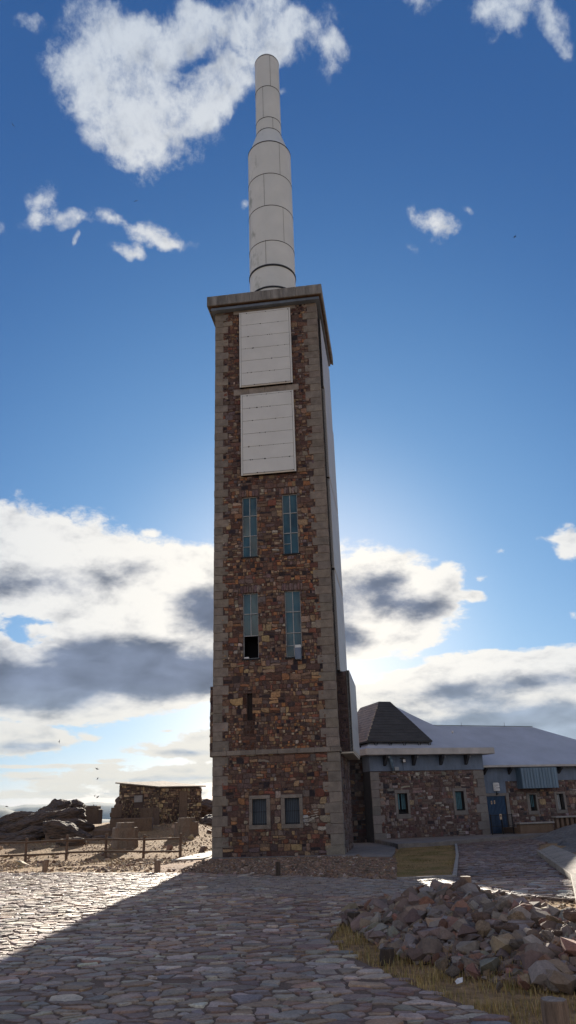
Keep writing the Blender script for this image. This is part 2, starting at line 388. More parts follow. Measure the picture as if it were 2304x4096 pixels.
# quoins: alternating ashlar blocks on both front corners
def quoin(mb, side, z0, z1, hz, short, long_, seed, mi=0, W=TW, back=(.30, .5), n=.028):
    rnd = random.Random(seed); z = z0; k = seed
    while z < z1 - .05:
        zt = min(z1, z + hz * rnd.uniform(.96, 1.04)); w = (short if k % 2 else long_) * rnd.uniform(.96, 1.04); bk = back[1] if k % 2 else back[0]
        c = rnd.uniform(.86, 1.14); c = (c * rnd.uniform(.97, 1.03), c, c * rnd.uniform(.95, 1.03))
        nn = n + rnd.uniform(-.006, .006)
        if side == 'L': mb.bbox((-nn, -nn, z + .004), (w, bk, zt - .004), .012, c, mi)
        else: mb.bbox((W - w, -nn, z + .004), (W + nn, bk, zt - .004), .012, c, mi)
        z = zt; k += 1
for side in 'LR':
    mb = MB(); sw = (.385, .62) if side == 'L' else (.47, .68)
    quoin(mb, side, -.02, 3.70, .372, *sw, seed=1 if side == 'L' else 4); quoin(mb, side, 3.90, 25.0, .368, *sw, seed=2 if side == 'L' else 5)
    mb.build('corner_quoins', 'ashlar', tower)
# string course
mb = MB(); x = -.07; rnd = random.Random(8)
while x < TW + .06:
    x2 = min(TW + .07, x + rnd.uniform(.55, .9)); c = rnd.uniform(.88, 1.1)
    mb.bbox((x + .004, -.085, 3.71), (x2 - .004, .1, 3.895), .012, (c, c, c)); x = x2
y = .1
while y < TD:
    y2 = min(TD, y + .8); c = rnd.uniform(.88, 1.1); mb.bbox((TW - .1, y + .004, 3.71), (TW + .07, y2 - .004, 3.895), .012, (c, c, c)); y = y2
mb.build('string_course', 'ashlar', tower)
# pale lintel band over each panel
for k, (a, b, c, d) in enumerate(BANDS):
    mb = MB(); x = a; i = 0
    cuts = [a, a + .72, a + 1.5, b - .62, b]
    for p, q in zip(cuts, cuts[1:]):
        cc = 1.25 + .1 * (i % 2); mb.bbox((p + .004, -.05, c), (q - .004, .1, d), .008, (cc, cc, cc)); i += 1
    mb.build('lintel', 'ashlar', tower)
# white cladding panels
def cladding(mb, a, b, c, d, rows, fn_box, thick=.17):
    """fn_box(a0,a1,c0,c1,n0,n1) adds a box; returns nothing"""
    fn_box(a, b, c, d, 0, thick - .02, 2)                                # dark backing seen in the joints
    e = .085; g = .011
    fn_box(a, a + e - g, c, d, .0, thick, 0); fn_box(b - e + g, b, c, d, .0, thick, 0)
    fn_box(a + e, b - e, d - e + g, d, 0, thick, 0); fn_box(a + e, b - e, c, c + e - g, 0, thick, 1)
    H = (d - c - 2 * e) / rows
    for r in range(rows): fn_box(a + e + g * .3, b - e - g * .3, c + e + r * H + g, c + e + (r + 1) * H - g * .2, 0, thick, 0)
def spots(mb, a, b, c, d, rows, fn, thick, seed):
    r = random.Random(seed); H = (d - c - .17) / rows
    for k in range(rows + 1):
        z = c + .085 + k * H
        for q in range(r.randint(2, 6)):
            x = r.uniform(a + .1, b - .1); s = r.uniform(.012, .035)
            mb.add([fn(x + s * math.cos(t) * 1.3, z + s * math.sin(t), thick + .003) for t in [i * PI / 3 for i in range(6)]], [tuple(range(6))], mi=2)
for k, p in enumerate(PAN):
    mb = MB(); fb = lambda a0, a1, c0, c1, n0, n1, mi: mb.bbox((a0, -n1, c0), (a1, -n0 + .02, c1), .003, mi=mi)
    cladding(mb, *p, 6, fb); spots(mb, *p, 6, F, .17, 20 + k); mb.build('cladding_panel', ['panel', 'panel_edge', 'joint'], tower)
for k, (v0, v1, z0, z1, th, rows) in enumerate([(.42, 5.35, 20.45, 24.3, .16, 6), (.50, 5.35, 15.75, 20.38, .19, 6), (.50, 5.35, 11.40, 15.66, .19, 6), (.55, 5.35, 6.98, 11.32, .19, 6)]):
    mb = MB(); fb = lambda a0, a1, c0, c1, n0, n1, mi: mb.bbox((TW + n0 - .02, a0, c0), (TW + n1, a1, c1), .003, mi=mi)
    cladding(mb, v0, v1, z0, z1, rows, fb, th); mb.build('cladding_panel', ['panel_shaded', 'panel_edge', 'joint'], tower)
# projecting bay low on the right flank, stone on its front, white panel on its side
mb = MB(); B0, B1, BZ0, BZ1, BO = .75, 5.3, 3.74, 6.95, .45
mb.box((TW, B0, BZ0), (TW + BO - .03, B1, BZ1))
rubble(mb, TW + .02, TW + BO - .05, BZ0, BZ1, .13, 31, lambda a, b, n: (a, B0 - n, b), [((.05, .035, .042), 5), ((.09, .06, .062), 3), ((.03, .024, .03), 4)], hts=(.01, .03), blend=(.08,.055,.05))
mb.build('side_bay', ['mortar', 'stone'], tower)
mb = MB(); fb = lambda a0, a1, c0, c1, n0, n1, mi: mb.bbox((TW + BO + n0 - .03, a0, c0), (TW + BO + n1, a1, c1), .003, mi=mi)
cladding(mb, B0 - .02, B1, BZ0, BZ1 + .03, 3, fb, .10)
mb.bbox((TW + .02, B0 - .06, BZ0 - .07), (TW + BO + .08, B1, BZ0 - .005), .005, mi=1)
mb.build('cladding_panel', ['panel_shaded', 'panel_edge', 'joint'], tower)
mb = MB(); mb.box((-.17, .12, 3.7), (-.0, 5.2, 6.5))
rubble(mb, .14, 5.2, 3.72, 6.5, .25, 33, lambda a, b, n: (-.17 - n, a, b), TOWER_PAL); rubble(mb, -.17, 0, 3.72, 6.5, .2, 34, lambda a, b, n: (a, .12 - n, b), TOWER_PAL, hts=(.01, .025))
mb.build('side_bay', ['mortar', 'stone'], tower)
# cable down the right corner
mb = MB(); rnd = random.Random(5); pts = [(TW + .075, .24 + rnd.uniform(-.012, .012), z) for z in np.arange(6.8, 25.0, .6)]
for p, q in zip(pts, pts[1:]): mb.tube(p, q, .022, n=6)
mb.build('cable', 'joint', tower)
# cornice
mb = MB(); mb.box((-.2, -.32, 24.99), (TW + .2, TD + .3, 25.13)); mb.build('cornice_moulding', 'blue_band', tower)
mb = MB(); mb.box((-.14, -.22, 25.131), (TW + .14, TD + .2, 25.20)); mb.build('rust_strip', 'rust', tower)
mb = MB(); rnd = random.Random(9); x = -.36
mb.box((-.30, -.44, 25.2), (TW + .30, TD + .44, 25.70), mi=1)
while x < TW + .35:
    x2 = min(TW + .36, x + rnd.uniform(.45, .7)); c = rnd.uniform(.8, 1.15)
    mb.bbox((x + .004, -.5, 25.17), (x2 - .004, -.42, 25.72), .01, (c, c, c)); x = x2
y = -.42
while y < TD + .5:
    y2 = min(TD + .5, y + rnd.uniform(.5, .7))
    mb.bbox((TW + .28, y + .004, 25.17), (TW + .36, y2 - .004, 25.72), .01); mb.bbox((-.36, y + .004, 25.17), (-.28, y2 - .004, 25.72), .01); y = y2
mb.build('cornice', ['cap', 'soffit'], tower)
# tall windows
def window(parent, w, rows, y=.09, fr='frame', split=None, opened=None, fn=None):
    a, b, c, d = w; t = .032
    f = MB(); mid = (a + b) / 2
    for p in ((a, a + t, c, d), (b - t, b, c, d), (mid - t * .55, mid + t * .55, opened[1] if opened else c, d), (a, b, c, c + t), (a, b, d - t, d)):
        f.box((p[0], y - .02, p[2]), (p[1], y + .03, p[3]))
    zs = [c + (d - c) * r for r in rows]
    for z in zs: f.box((a, y - .025, z - t * .5), (b, y + .025, z + t * .5))
    if split is not None: z = c + (d - c) * split; f.box((a, y - .02, z - .012), (mid, y + .02, z + .012))
    # inner sash lines
    for s in (a + .19, mid + .09): f.box((s, y + .035, (opened[1] if opened else c) + .1), (s + .02, y + .05, d - .1))
    fo = f.build('window', fr, parent)
    g = MB(); lv = [c] + sorted(zs) + [d]; rnd = random.Random(int(a * 100 + c))
    for z0, z1 in zip(lv, lv[1:]):
        if opened and z0 < opened[1] and z1 > opened[0] - .01 and z1 <= opened[1] + .02: continue
        for x0, x1 in ((a, mid), (mid, b)):
            dx = rnd.uniform(-.012, .012); dz = rnd.uniform(-.012, .012)
            g.quad((x0 + .01, y + .015 + dx, z0 + .01), (x1 - .01, y + .015 - dx, z0 + .01), (x1 - .01, y + .015 - dx + dz, z1 - .01), (x0 + .01, y + .015 + dx + dz, z1 - .01))
    g.build('pane', 'glass', fo)
    s = MB(); s.bbox((a - .06, -.05, c - .07), (b + .06, .18, c - .002), .01); s.build('sill', 'joint', fo)
    return fo
window(tower, WUP[0], [.345, .68], split=.17); window(tower, WUP[1], [.345, .68], split=.17)
fo = window(tower, WLO[0], [.345, .68], opened=(7.5, 8.53)); window(tower, WLO[1], [.36, .68], split=.17)
mb = MB()                                                       # dark room behind the missing panes
for x0, x1, z0, z1, yy0, yy1 in ((1.26, 1.92, 7.55, 8.55, .22, .9),):
    mb.quad((x0, yy1, z0), (x1, yy1, z0), (x1, yy1, z1), (x0, yy1, z1)); mb.quad((x0, yy0, z0), (x0, yy1, z0), (x0, yy1, z1), (x0, yy0, z1))
    mb.quad((x1, yy0, z0), (x1, yy1, z0), (x1, yy1, z1), (x1, yy0, z1)); mb.quad((x0, yy0, z0), (x1, yy0, z0), (x1, yy1, z0), (x0, yy1, z0)); mb.quad((x0, yy0, z1), (x1, yy0, z1), (x1, yy1, z1), (x0, yy1, z1))
mb.build('dark_room', 'black', tower)
mb = MB(); mb.bbox((1.31, -.03, 7.555), (1.50, .06, 7.62), .008); tag(mb.build('white_block', 'white', None), 'small white block lying on the sill of the broken tower window', 'block')
bpy.data.objects['white_block'].location = TA; bpy.data.objects['white_block'].rotation_euler = (0, 0, TYAW)
# grey box hanging out of the lower right window
ac = empty('air_conditioner', TA, TYAW, 'small grey box unit hanging out of the lower right tall window', 'air conditioner')
mb = MB(); mb.bbox((3.47, -.22, 7.38), (3.72, .06, 7.86), .015); mb.build('casing', 'blue_band', ac)
mb = MB(); mb.bbox((3.47, -.16, 7.862), (3.72, .05, 7.99), .012); mb.build('hood', 'panel', ac)
# slit and its tarry stain
mb = MB(); mb.quad((SLIT[0], .12, SLIT[2]), (SLIT[1], .12, SLIT[2]), (SLIT[1], .12, SLIT[3]), (SLIT[0], .12, SLIT[3])); mb.build('slit', 'stain', tower)
# ground floor windows with ashlar frames, blinds, bars
for k, (g, w) in enumerate(zip(GFR, WGR)):
    mb = MB(); a, b, c, d = g; p, q, r, s = w
    mb.bbox((a, -.035, s), (b, .2, d), .01, (1.0, 1., 1.)); mb.bbox((a, -.038, c), (b, .2, r), .01, (.9, .9, .9))
    mb.bbox((a, -.032, r + .004), (p, .2, s - .004), .01, (1.05, 1.05, 1.05)); mb.bbox((q, -.032, r + .004), (b, .2, s - .004), .01, (.95, .95, .95))
    fo = mb.build('window_frame', 'ashlar', tower)
    mb = MB(); mb.quad((p, .16, r), (q, .16, r), (q, .16, s), (p, .16, s)); mb.build('blind', 'shutglass', fo)
    mb = MB()
    for i in range(7): x = p + (q - p) * (i + 1) / 8; mb.tube((x, .06, r), (x, .06, s), .0085, n=6)
    mb.box((p, .055, (r + s) / 2 - .008), (q, .067, (r + s) / 2 + .008)); mb.box((p, .05, r + .02), (q, .07, r + .05)); mb.build('bars', 'iron', fo)
# white paint daubed beside the right ground floor window
mb = MB(); rnd = random.Random(17)
def stroke(x0, z0, x1, z1, w, k):
    N = 7; a = []; b = []
    for i in range(N + 1):
        t = i / N; ww = w * rnd.uniform(.35, 1.1) * (1 if 0 < i < N else .3); x = x0 + (x1 - x0) * t; z = z0 + (z1 - z0) * t + rnd.uniform(-.012, .012); a.append((x, -.043 - .001 * k, z - ww)); b.append((x, -.043 - .001 * k, z + ww))
    mb.add(a + b, [(i, i + 1, N + 2 + i, N + 1 + i) for i in range(N)])
for k, q in enumerate([(3.94, 1.60, 4.14, 1.61, .022), (3.96, 1.50, 4.16, 1.53, .025), (3.60, 1.33, 3.82, 1.36, .03), (3.62, 1.26, 4.0, 1.30, .03), (3.80, 1.38, 4.12, 1.44, .02), (3.86, 1.33, 4.16, 1.36, .022), (3.60, 1.12, 3.78, 1.10, .03), (3.66, 1.05, 3.74, 1.08, .02), (3.74, 1.2, 3.9, 1.26, .03), (3.62, 1.2, 3.7, 1.22, .022)]): stroke(*q, k)
for i in range(10):
    t0, t1 = PI * (.05 + .11 * i), PI * (.05 + .11 * (i + 1)); stroke(3.79 + .085 * math.cos(t0), 1.45 + .10 * math.sin(t0), 3.79 + .085 * math.cos(t1), 1.45 + .10 * math.sin(t1) + .01, .018, 11 + i)
mb.build('paint_daub', 'concrete_pale', tower)
# ---------------------------------------------------------------- radome mast
cx, sy = math.cos(TYAW), math.sin(TYAW)
C0 = Vector(TA) + Vector((cx, sy, 0)) * (TW / 2) + Vector((-sy, cx, 0)) * 2.5
mast = empty('antenna_mast', (C0.x + .04, C0.y, 25.7), 0, 'tall off-white cylindrical antenna housing standing on the tower roof', 'antenna mast')
Z = lambda z: z - 25.7
def seam(mb, r, z, t=.016): mb.lathe([(r - .01, Z(z) - t), (r + .014, Z(z) - t), (r + .014, Z(z) + t), (r - .01, Z(z) + t)], 64, mi=1, caps=False)
def vseam(mb, r, z0, z1, ang):
    a0, a1 = ang - .008 / r, ang + .008 / r
    P = [(r + .006, a0), (r + .006, a1)]
    mb.quad(*[((r + .006) * math.cos(a), (r + .006) * math.sin(a), Z(z)) for a, z in ((a0, z0), (a1, z0), (a1, z1), (a0, z1))], mi=1)
mb = MB(); mb.lathe([(1.25, 0), (1.25, Z(37.5))], 64)
for z in (35.08, 32.77, 30.34): seam(mb, 1.25, z)
seam(mb, 1.25, 37.5, .03)
for z0, z1, a in ((35.1, 37.5, -1.07), (32.8, 35.1, -1.83), (30.4, 32.8, -.98), (30.4, 32.8, -2.75), (28.8, 30.4, -1.82)): vseam(mb, 1.25, z0, z1, a)
mb.build('lower_tube', ['radome', 'joint'], mast)
mb = MB(); mb.lathe([(1.24, Z(37.5)), (1.18, Z(37.62)), (.80, Z(38.9)), (.755, Z(39.05))], 64, caps=False); seam(mb, .76, 39.06); mb.build('taper_cone', ['radome', 'joint'], mast)
mb = MB(); mb.lathe([(.75, Z(39.0)), (.75, Z(45.15))], 64)
for z in (39.95, 42.5, 45.15): seam(mb, .75, z, .018)
for z0, z1, a in ((42.5, 45.1, -1.3), (40.0, 42.5, -1.95), (39.1, 39.95, -1.2)): vseam(mb, .75, z0, z1, a)
mb.build('upper_tube', ['radome', 'joint'], mast)
mb = MB(); mb.lathe([(.74 * math.cos(t), Z(45.15) + .5 * math.sin(t)) for t in np.linspace(0, PI / 2 - .02, 10)], 64); mb.build('dome', 'radome', mast)
for z, t in ((28.70, .055), (27.28, .05)):
    mb = MB(); mb.lathe([(1.24, Z(z) - t), (1.285, Z(z) - t), (1.285, Z(z) + t), (1.24, Z(z) + t)], 64, caps=False)
    for i in range(32): a = 2 * PI * i / 32; mb.box((1.285 * math.cos(a) - .015, 1.285 * math.sin(a) - .015, Z(z) - .015), (1.285 * math.cos(a) + .015, 1.285 * math.sin(a) + .015, Z(z) + .015))
    mb.build('clamp_ring', 'bracket', mast)

# ================================================================ HOUSE beside the tower
HP = (3.76, 40.6, 0.0); HY = rad(18)
house = empty('stone_house', HP, HY, 'single storey rubble stone house with white hipped roof and dark shingled turret cover', 'house')
Hf = lambda a, b, n: (a, -n, b)
HW = [(1.38, 1.92, 1.28, 2.25), (4.66, 5.16, 1.35, 2.28)]
HFR = [(1.23, 2.04, 1.06, 2.42), (4.52, 5.32, 1.14, 2.43)]
mb = MB(); W1 = 6.45
plate(mb, 0, W1, -.3, 3.33, [(*h, .3) for h in HW], Hf, .3)
mb.quad((0, 0, -.3), (0, 6.5, -.3), (0, 6.5, 3.33), (0, 0, 3.33)); mb.quad((W1, 0, -.3), (W1, 6.5, -.3), (W1, 6.5, 3.33), (W1, 0, 3.33)); mb.quad((0, 6.5, -.3), (W1, 6.5, -.3), (W1, 6.5, 3.33), (0, 6.5, 3.33))
def hcol(x, z, c, rnd):
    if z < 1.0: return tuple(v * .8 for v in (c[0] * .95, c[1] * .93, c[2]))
    return c
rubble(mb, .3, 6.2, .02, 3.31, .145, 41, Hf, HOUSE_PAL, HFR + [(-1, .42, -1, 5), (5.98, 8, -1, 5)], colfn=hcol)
mb.build('wall', ['mortar_b', 'stone'], house)
mb = MB(); mb.box((-.035, .03, -.1), (-.002, 1.0, 4.08)); mb.build('side_shade_strip', 'bracket', house)  # dark strip painting the deep shade on the house's left side
# dark wing wall running back towards the tower
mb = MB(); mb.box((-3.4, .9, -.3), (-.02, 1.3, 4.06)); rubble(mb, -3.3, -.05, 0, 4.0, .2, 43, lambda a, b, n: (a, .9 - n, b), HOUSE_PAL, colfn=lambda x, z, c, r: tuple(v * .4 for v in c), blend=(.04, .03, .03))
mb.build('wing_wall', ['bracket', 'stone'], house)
for side in 'LR':
    mb = MB(); quoin(mb, side, .0, 3.33, .41, .42, .62, 2 if side == 'L' else 3, W=W1, back=(.028, .028), n=.025); mb.build('corner_quoins', 'ashlar_b', house)
mb = MB(); mb.box((-.04, -.04, 3.335), (W1 + .05, 6.5, 4.09)); mb.build('fascia_band', 'blue_band', house)
mb = MB(); x = -.43; rnd = random.Random(4)
mb.bbox((-.43, -.6, 4.09), (6.95, 7.0, 4.41), .02); mb.build('eave_slab', 'eave', house)
for u in (.78, 2.40, 3.97, 5.45):
    mb = MB(); pr = [(0, 4.085), (-.42, 4.085), (-.40, 3.98), (-.1, 3.62), (0, 3.58)]
    vs = [(u - .07, y - .04, z) for y, z in pr] + [(u + .07, y - .04, z) for y, z in pr]; n = len(pr)
    mb.add(vs, [tuple(range(n)), tuple(range(n, 2 * n))[::-1]] + [(i, (i + 1) % n, n + (i + 1) % n, n + i) for i in range(n)])
    bo = mb.build('bracket', 'bracket', house)
    mb = MB(); mb.tube((u + .16, -.04, 4.0), (u + .16, -.30, 3.99), .05, n=8); mb.build('pipe_end', 'bracket_tip', bo)
# white hipped roof with a slight sag
def roof_mesh(a, b, ridge, seg=14, sag=.25, z0=4.41):
    """a,b: eave rectangle (u0,v0),(u1,v1); ridge: two end points (u,v,z)"""
    mb = MB(); (u0, v0), (u1, v1) = a, b; r0, r1 = ridge
    def pt(e, r, t): return (e[0] + (r[0] - e[0]) * t, e[1] + (r[1] - e[1]) * t, z0 + (r[2] - z0) * t - sag * math.sin(PI * t))
    cn = [(u0, v0), (u1, v0), (u1, v1), (u0, v1)]; rp = [r0, r1, r1, r0]
    for k in range(4):
        e0, e1 = cn[k], cn[(k + 1) % 4]; q0, q1 = rp[k], rp[(k + 1) % 4]
        m = 10
        grid = []
        for i in range(seg + 1):
            t = i / seg
            for j in range(m + 1):
                s = j / m; e = (e0[0] + (e1[0] - e0[0]) * s, e0[1] + (e1[1] - e0[1]) * s); q = tuple(q0[c] + (q1[c] - q0[c]) * s for c in range(3)); grid.append(pt(e, q, t))
        mb.add(grid, [(i * (m + 1) + j, i * (m + 1) + j + 1, (i + 1) * (m + 1) + j + 1, (i + 1) * (m + 1) + j) for i in range(seg) for j in range(m)], smooth=True)
    return mb
roof_mesh((-4.2, .5), (1.5, 6.9), ((-2.6, 3.3, 6.2), (1.2, 3.3, 6.2)), sag=.05, z0=4.2).build('wing_shade_roof', 'roofwhite', house)  # unseen roof, added and sized so its shadow cuts the sun on the paving
roof = roof_mesh((-.42, -.59), (6.94, 6.99), ((3.1, 3.2, 7.0), (3.3, 3.4, 7.0)), sag=.16).build('roof', 'roofwhite', house)
# shingled turret cover on struts
tb = [(-.22, -.32), (3.48, -.32), (3.48, 4.9), (-.22, 4.9)]; tz = 4.78
tt = [(1.45, 1.55), (2.10, 1.55), (2.10, 4.2), (1.45, 4.2)]; ttz = 7.02
mb = MB(); B = [(x, y, tz) for x, y in tb]; T = [(x, y, ttz) for x, y in tt]
for k in range(4): mb.quad(B[k], B[(k + 1) % 4], T[(k + 1) % 4], T[k], mi=1 if k == 3 else 0)
mb.quad(*T)
for k in range(4): mb.quad(*[(p[0], p[1], p[2] - .06) for p in (B[k], B[(k + 1) % 4])], B[(k + 1) % 4], B[k])
mb.quad(*[(p[0], p[1], p[2] - .06) for p in B][::-1])
# shingle courses, slightly raised strips
rnd = random.Random(2)
for k in (0, 3, 1):
    N = 15; p0, p1, q0, q1 = Vector(B[k]), Vector(B[(k + 1) % 4]), Vector(T[k]), Vector(T[(k + 1) % 4]); nrm = (p1 - p0).cross(q0 - p0).normalized()
    for i in range(N):
        t0 = i / N; t1 = (i + .97) / N
        a, b, c, d = p0.lerp(q0, t0), p1.lerp(q1, t0), p1.lerp(q1, t1), p0.lerp(q0, t1)
        o0 = nrm * .016; o1 = nrm * .008
        mb.quad(a + o0, b + o0, c + o1, d + o1, mi=1 if k == 3 else 0); mb.quad(a, b, b + o0, a + o0, mi=0)
cover = mb.build('turret_cover', ['shingle', 'shingle_sunlit'], house)
for (x0, y0, dx, dy) in [(.15 + .0, -.3, 1, 0), (.95, -.3, 1, 0), (1.75, -.3, 1, 0), (2.6, -.3, 1, 0), (3.42, -.3, -1, 0), (-.2, .5, 0, 1), (-.2, 1.6, 0, 1), (-.2, 2.7, 0, 1)]:
    mb = MB(); mb.tube((x0, y0, tz - .05), (x0 + dx * .12, y0 + dy * .12, tz - .28), .018, n=6); mb.tube((x0 + dx * .24, y0 + dy * .24, tz - .05), (x0 + dx * .12, y0 + dy * .12, tz - .28), .018, n=6)
    mb.build('strut', 'iron', cover)
mb = MB()
p, q = Vector(B[0]), Vector(T[0]); rnd = random.Random(6)      # torn hip with pale scraps
for i in range(16):
    c = p.lerp(q, rnd.uniform(.02, .99)) + Vector((-.03, -.06, .05)); s = rnd.uniform(.02, .055)
    mb = MB(); mb.quad(c + Vector((-s, 0, -s)), c + Vector((s, -.01, -s * .5)), c + Vector((s * .7, 0, s)), c + Vector((-s * .8, .01, s * .7))); mb.build('flashing_scrap', 'concrete_pale', cover)

# house windows
for k, (w, g) in enumerate(zip(HW, HFR)):
    mb = MB(); a, b, c, d = g; p, q, r, s = w
    mb.bbox((a, -.03, s), (b, .2, d), .01); mb.bbox((a, -.035, c), (b, .2, r), .01, (.85, .85, .85)); mb.bbox((a, -.028, r + .004), (p, .2, s - .004), .01, (1.05, 1.05, 1.05)); mb.bbox((q, -.028, r + .004), (b, .2, s - .004), .01)
    fo = mb.build('window_frame', 'ashlar_b', house)
    mb = MB(); mb.quad((p, .28, r), (q, .28, r), (q, .28, s), (p, .28, s)); mb.build('dark_opening', 'black', fo)
    mb = MB(); zb = r + (.22 if k == 0 else .04); n = 6; wd = (q - p) * (.84 if k else .9)
    for i in range(n):
        if k == 0 and i in (2,): continue
        x0 = p + .03 + wd * i / n; mb.box((x0, .17, zb), (x0 + wd / n * .78, .2, s - .03))
    mb.build('shutter', 'shutter', fo)
    mb = MB()
    for i in range(6): x = p + (q - p) * (i + .5) / 6; mb.tube((x, .05, r), (x, .05, s), .009, n=6)
    mb.box((p, .04, r + .05), (q, .06, r + .075)); mb.build('bars', 'iron', fo)
def house_thing(name, label, cat):
    return empty(name, HP, HY, label, cat)
fl = house_thing('floodlight', 'small square black floodlight on the blue band under the eave', 'floodlight')
mb = MB(); mb.bbox((1.72, -.24, 3.72), (1.90, -.14, 3.90), .01); mb.build('housing', 'iron', fl)
mb = MB(); mb.quad((1.74, -.243, 3.74), (1.88, -.243, 3.74), (1.88, -.243, 3.88), (1.74, -.243, 3.88)); mb.build('lens', 'lampglass', fl)
mb = MB(); mb.box((1.66, -.15, 3.93), (1.86, -.04, 3.96)); mb.tube((1.81, -.05, 3.35), (1.81, -.05, 3.75), .008, n=6); mb.build('mounting', 'iron', fl)
vp = house_thing('vent_pipe', 'bent dark pipe with a pale collar hanging below the eave bracket', 'pipe')
mb = MB(); P = [(1.0, -.16, 4.05), (1.06, -.22, 3.9), (1.1, -.24, 3.7), (1.14, -.2, 3.5), (1.2, -.1, 3.36)]
for i, (p, q) in enumerate(zip(P, P[1:])): mb.tube(p, q, .11 - .012 * i, .11 - .012 * (i + 1), n=10)
mb.build('pipe', 'blue_metal', vp)
mb = MB(); mb.bbox((1.26, -.2, 3.33), (1.5, -.05, 3.52), .02); mb.build('collar', 'bracket_tip', vp)

# ================================================================ ANNEX to the right
annex = empty('stone_annex', HP, HY, 'long low rubble stone annex with pale hipped roof and blue door', 'house')
V2 = .8; A0, A1 = 6.5, 17.5
Af = lambda a, b, n: (a, V2 - n, b)
AW = [(9.62, 10.02, 1.2, 2.03), (11.38, 11.80, 1.2, 2.03), (13.9, 14.35, 1.2, 2.03)]
AFR = [(9.44, 10.12, 1.02, 2.09), (11.22, 11.94, 1.03, 2.13), (13.72, 14.5, 1.03, 2.13)]
DOOR = (6.98, 8.14, .05, 2.0)
mb = MB(); plate(mb, A0, A1, -.3, 3.42, [(*w, .25) for w in AW] + [(*DOOR, .12)], Af, .2)
mb.quad((A1, V2, -.3), (A1, 9, -.3), (A1, 9, 3.42), (A1, V2, 3.42)); mb.quad((A0, 9, -.3), (A1, 9, -.3), (A1, 9, 3.42), (A0, 9, 3.42))
rubble(mb, A0 + .1, A1, .02, 2.74, .17, 51, Af, HOUSE_PAL, AFR + [(6, 8.36, -1, 2.76)], colfn=hcol)
mb.build('wall', ['mortar_b', 'stone'], annex)
mb = MB(); mb.box((A0 - .02, V2 - .05, 2.74), (A1 + .05, V2 + .2, 3.44)); mb.box((A0, V2 - .045, 2.15), (8.2, V2 + .05, 2.738)); mb.build('fascia_band', 'blue_band', annex)
mb = MB(); mb.bbox((A0 - .02, .28, 3.445), (19.2, 9.4, 3.56), .015); mb.build('eave_slab', 'eave', annex)
roof_mesh((A0 - 1.5, .29), (19.19, 9.39), ((6.2, 4.9, 6.1), (13.3, 4.9, 6.03)), sag=.10, z0=3.56).build('roof', 'roofwhite', annex)
for u in (6.95, 8.5, 11.7, 13.1, 14.5):
    mb = MB(); vs = [(u + s * .06, V2 - .05 + y, z) for s in (-1, 1) for y, z in ((0, 3.44), (-.4, 3.44), (-.38, 3.36), (0, 3.08))]
    mb.add(vs, [(0, 1, 2, 3), (7, 6, 5, 4), (0, 4, 5, 1), (1, 5, 6, 2), (2, 6, 7, 3)]); mb.build('bracket', 'bracket', annex)
mb = MB(); mb.tube((6.3, 4.9, 6.13), (13.3, 4.9, 6.06), .02, n=6)
for u in (8.3, 11.3): mb.tube((u, 4.9, 6.05), (u, 4.9, 6.28), .012, n=6)
mb.build('ridge_wire', 'iron', annex)
mb = MB(); mb.box((8.93, V2 - .55, 2.34), (11.22, V2 - .051, 3.40))
x = 8.95
while x < 11.2: mb.box((x, V2 - .575, 2.35), (x + .09, V2 - .55, 3.39)); x += .19
mb.build('sheet_metal_cover', 'blue_metal', annex)
mb = MB(); mb.bbox((6.9, V2 - .03, 2.005), (8.36, V2 + .1, 2.145), .01); mb.bbox((8.145, V2 - .025, .0), (8.34, V2 + .1, 2.0), .01); mb.build('door_surround', 'ashlar_b', annex)
mb = MB(); a, b, c, d = DOOR; mb.box((a, V2 + .09, c), (b, V2 + .11, d)); x = a + .02
while x < b - .05: mb.box((x, V2 + .06, c + .02), (x + .05, V2 + .09, d - .05)); x += .082
mb.box((a, V2 + .05, d - .06), (b, V2 + .1, d)); do = mb.build('door', 'blue_door', annex)
for x0, z0, h in ((7.24, 1.60, .17), (7.42, 1.62, .17)):
    mb = MB(); mb.box((x0, V2 + .045, z0), (x0 + .07, V2 + .056, z0 + h)); mb.box((x0 + .015, V2 + .042, z0 + .05), (x0 + .04, V2 + .0455, z0 + .13), mi=1); mb.build('sticker', ['sticker', 'ink'], do)
for k, (w, g) in enumerate(zip(AW, AFR)):
    mb = MB(); a, b, c, d = g; p, q, r, s = w
    mb.bbox((a, V2 - .03, s), (b, V2 + .2, d), .01); mb.bbox((a, V2 - .035, c), (b, V2 + .2, r), .01, (.85, .85, .85)); mb.bbox((a, V2 - .028, r + .004), (p, V2 + .2, s - .004), .01); mb.bbox((q, V2 - .028, r + .004), (b, V2 + .2, s - .004), .01)
    fo = mb.build('window_frame', 'ashlar_b', annex)
    mb = MB(); mb.quad((p, V2 + .24, r), (q, V2 + .24, r), (q, V2 + .24, s), (p, V2 + .24, s)); mb.build('dark_opening', 'black', fo)
    mb = MB(); n = 5; wd = (q - p) * (.55 if k == 1 else .62); x00 = p + (.03 if k == 1 else .09)
    for i in range(n):
        if k != 1 and i % 2: continue
        x0 = x00 + wd * i / n; mb.box((x0, V2 + .14, r + (.02 if k == 1 else .2)), (x0 + wd / n * .8, V2 + .16, s - .03))
    mb.build('shutter', 'shutter_w' if k == 1 else 'shutter', fo)
    mb = MB()
    for i in range(5): x = p + (q - p) * (i + .5) / 5; mb.tube((x, V2 + .05, r), (x, V2 + .05, s), .008, n=6)
    mb.build('bars', 'iron', fo)
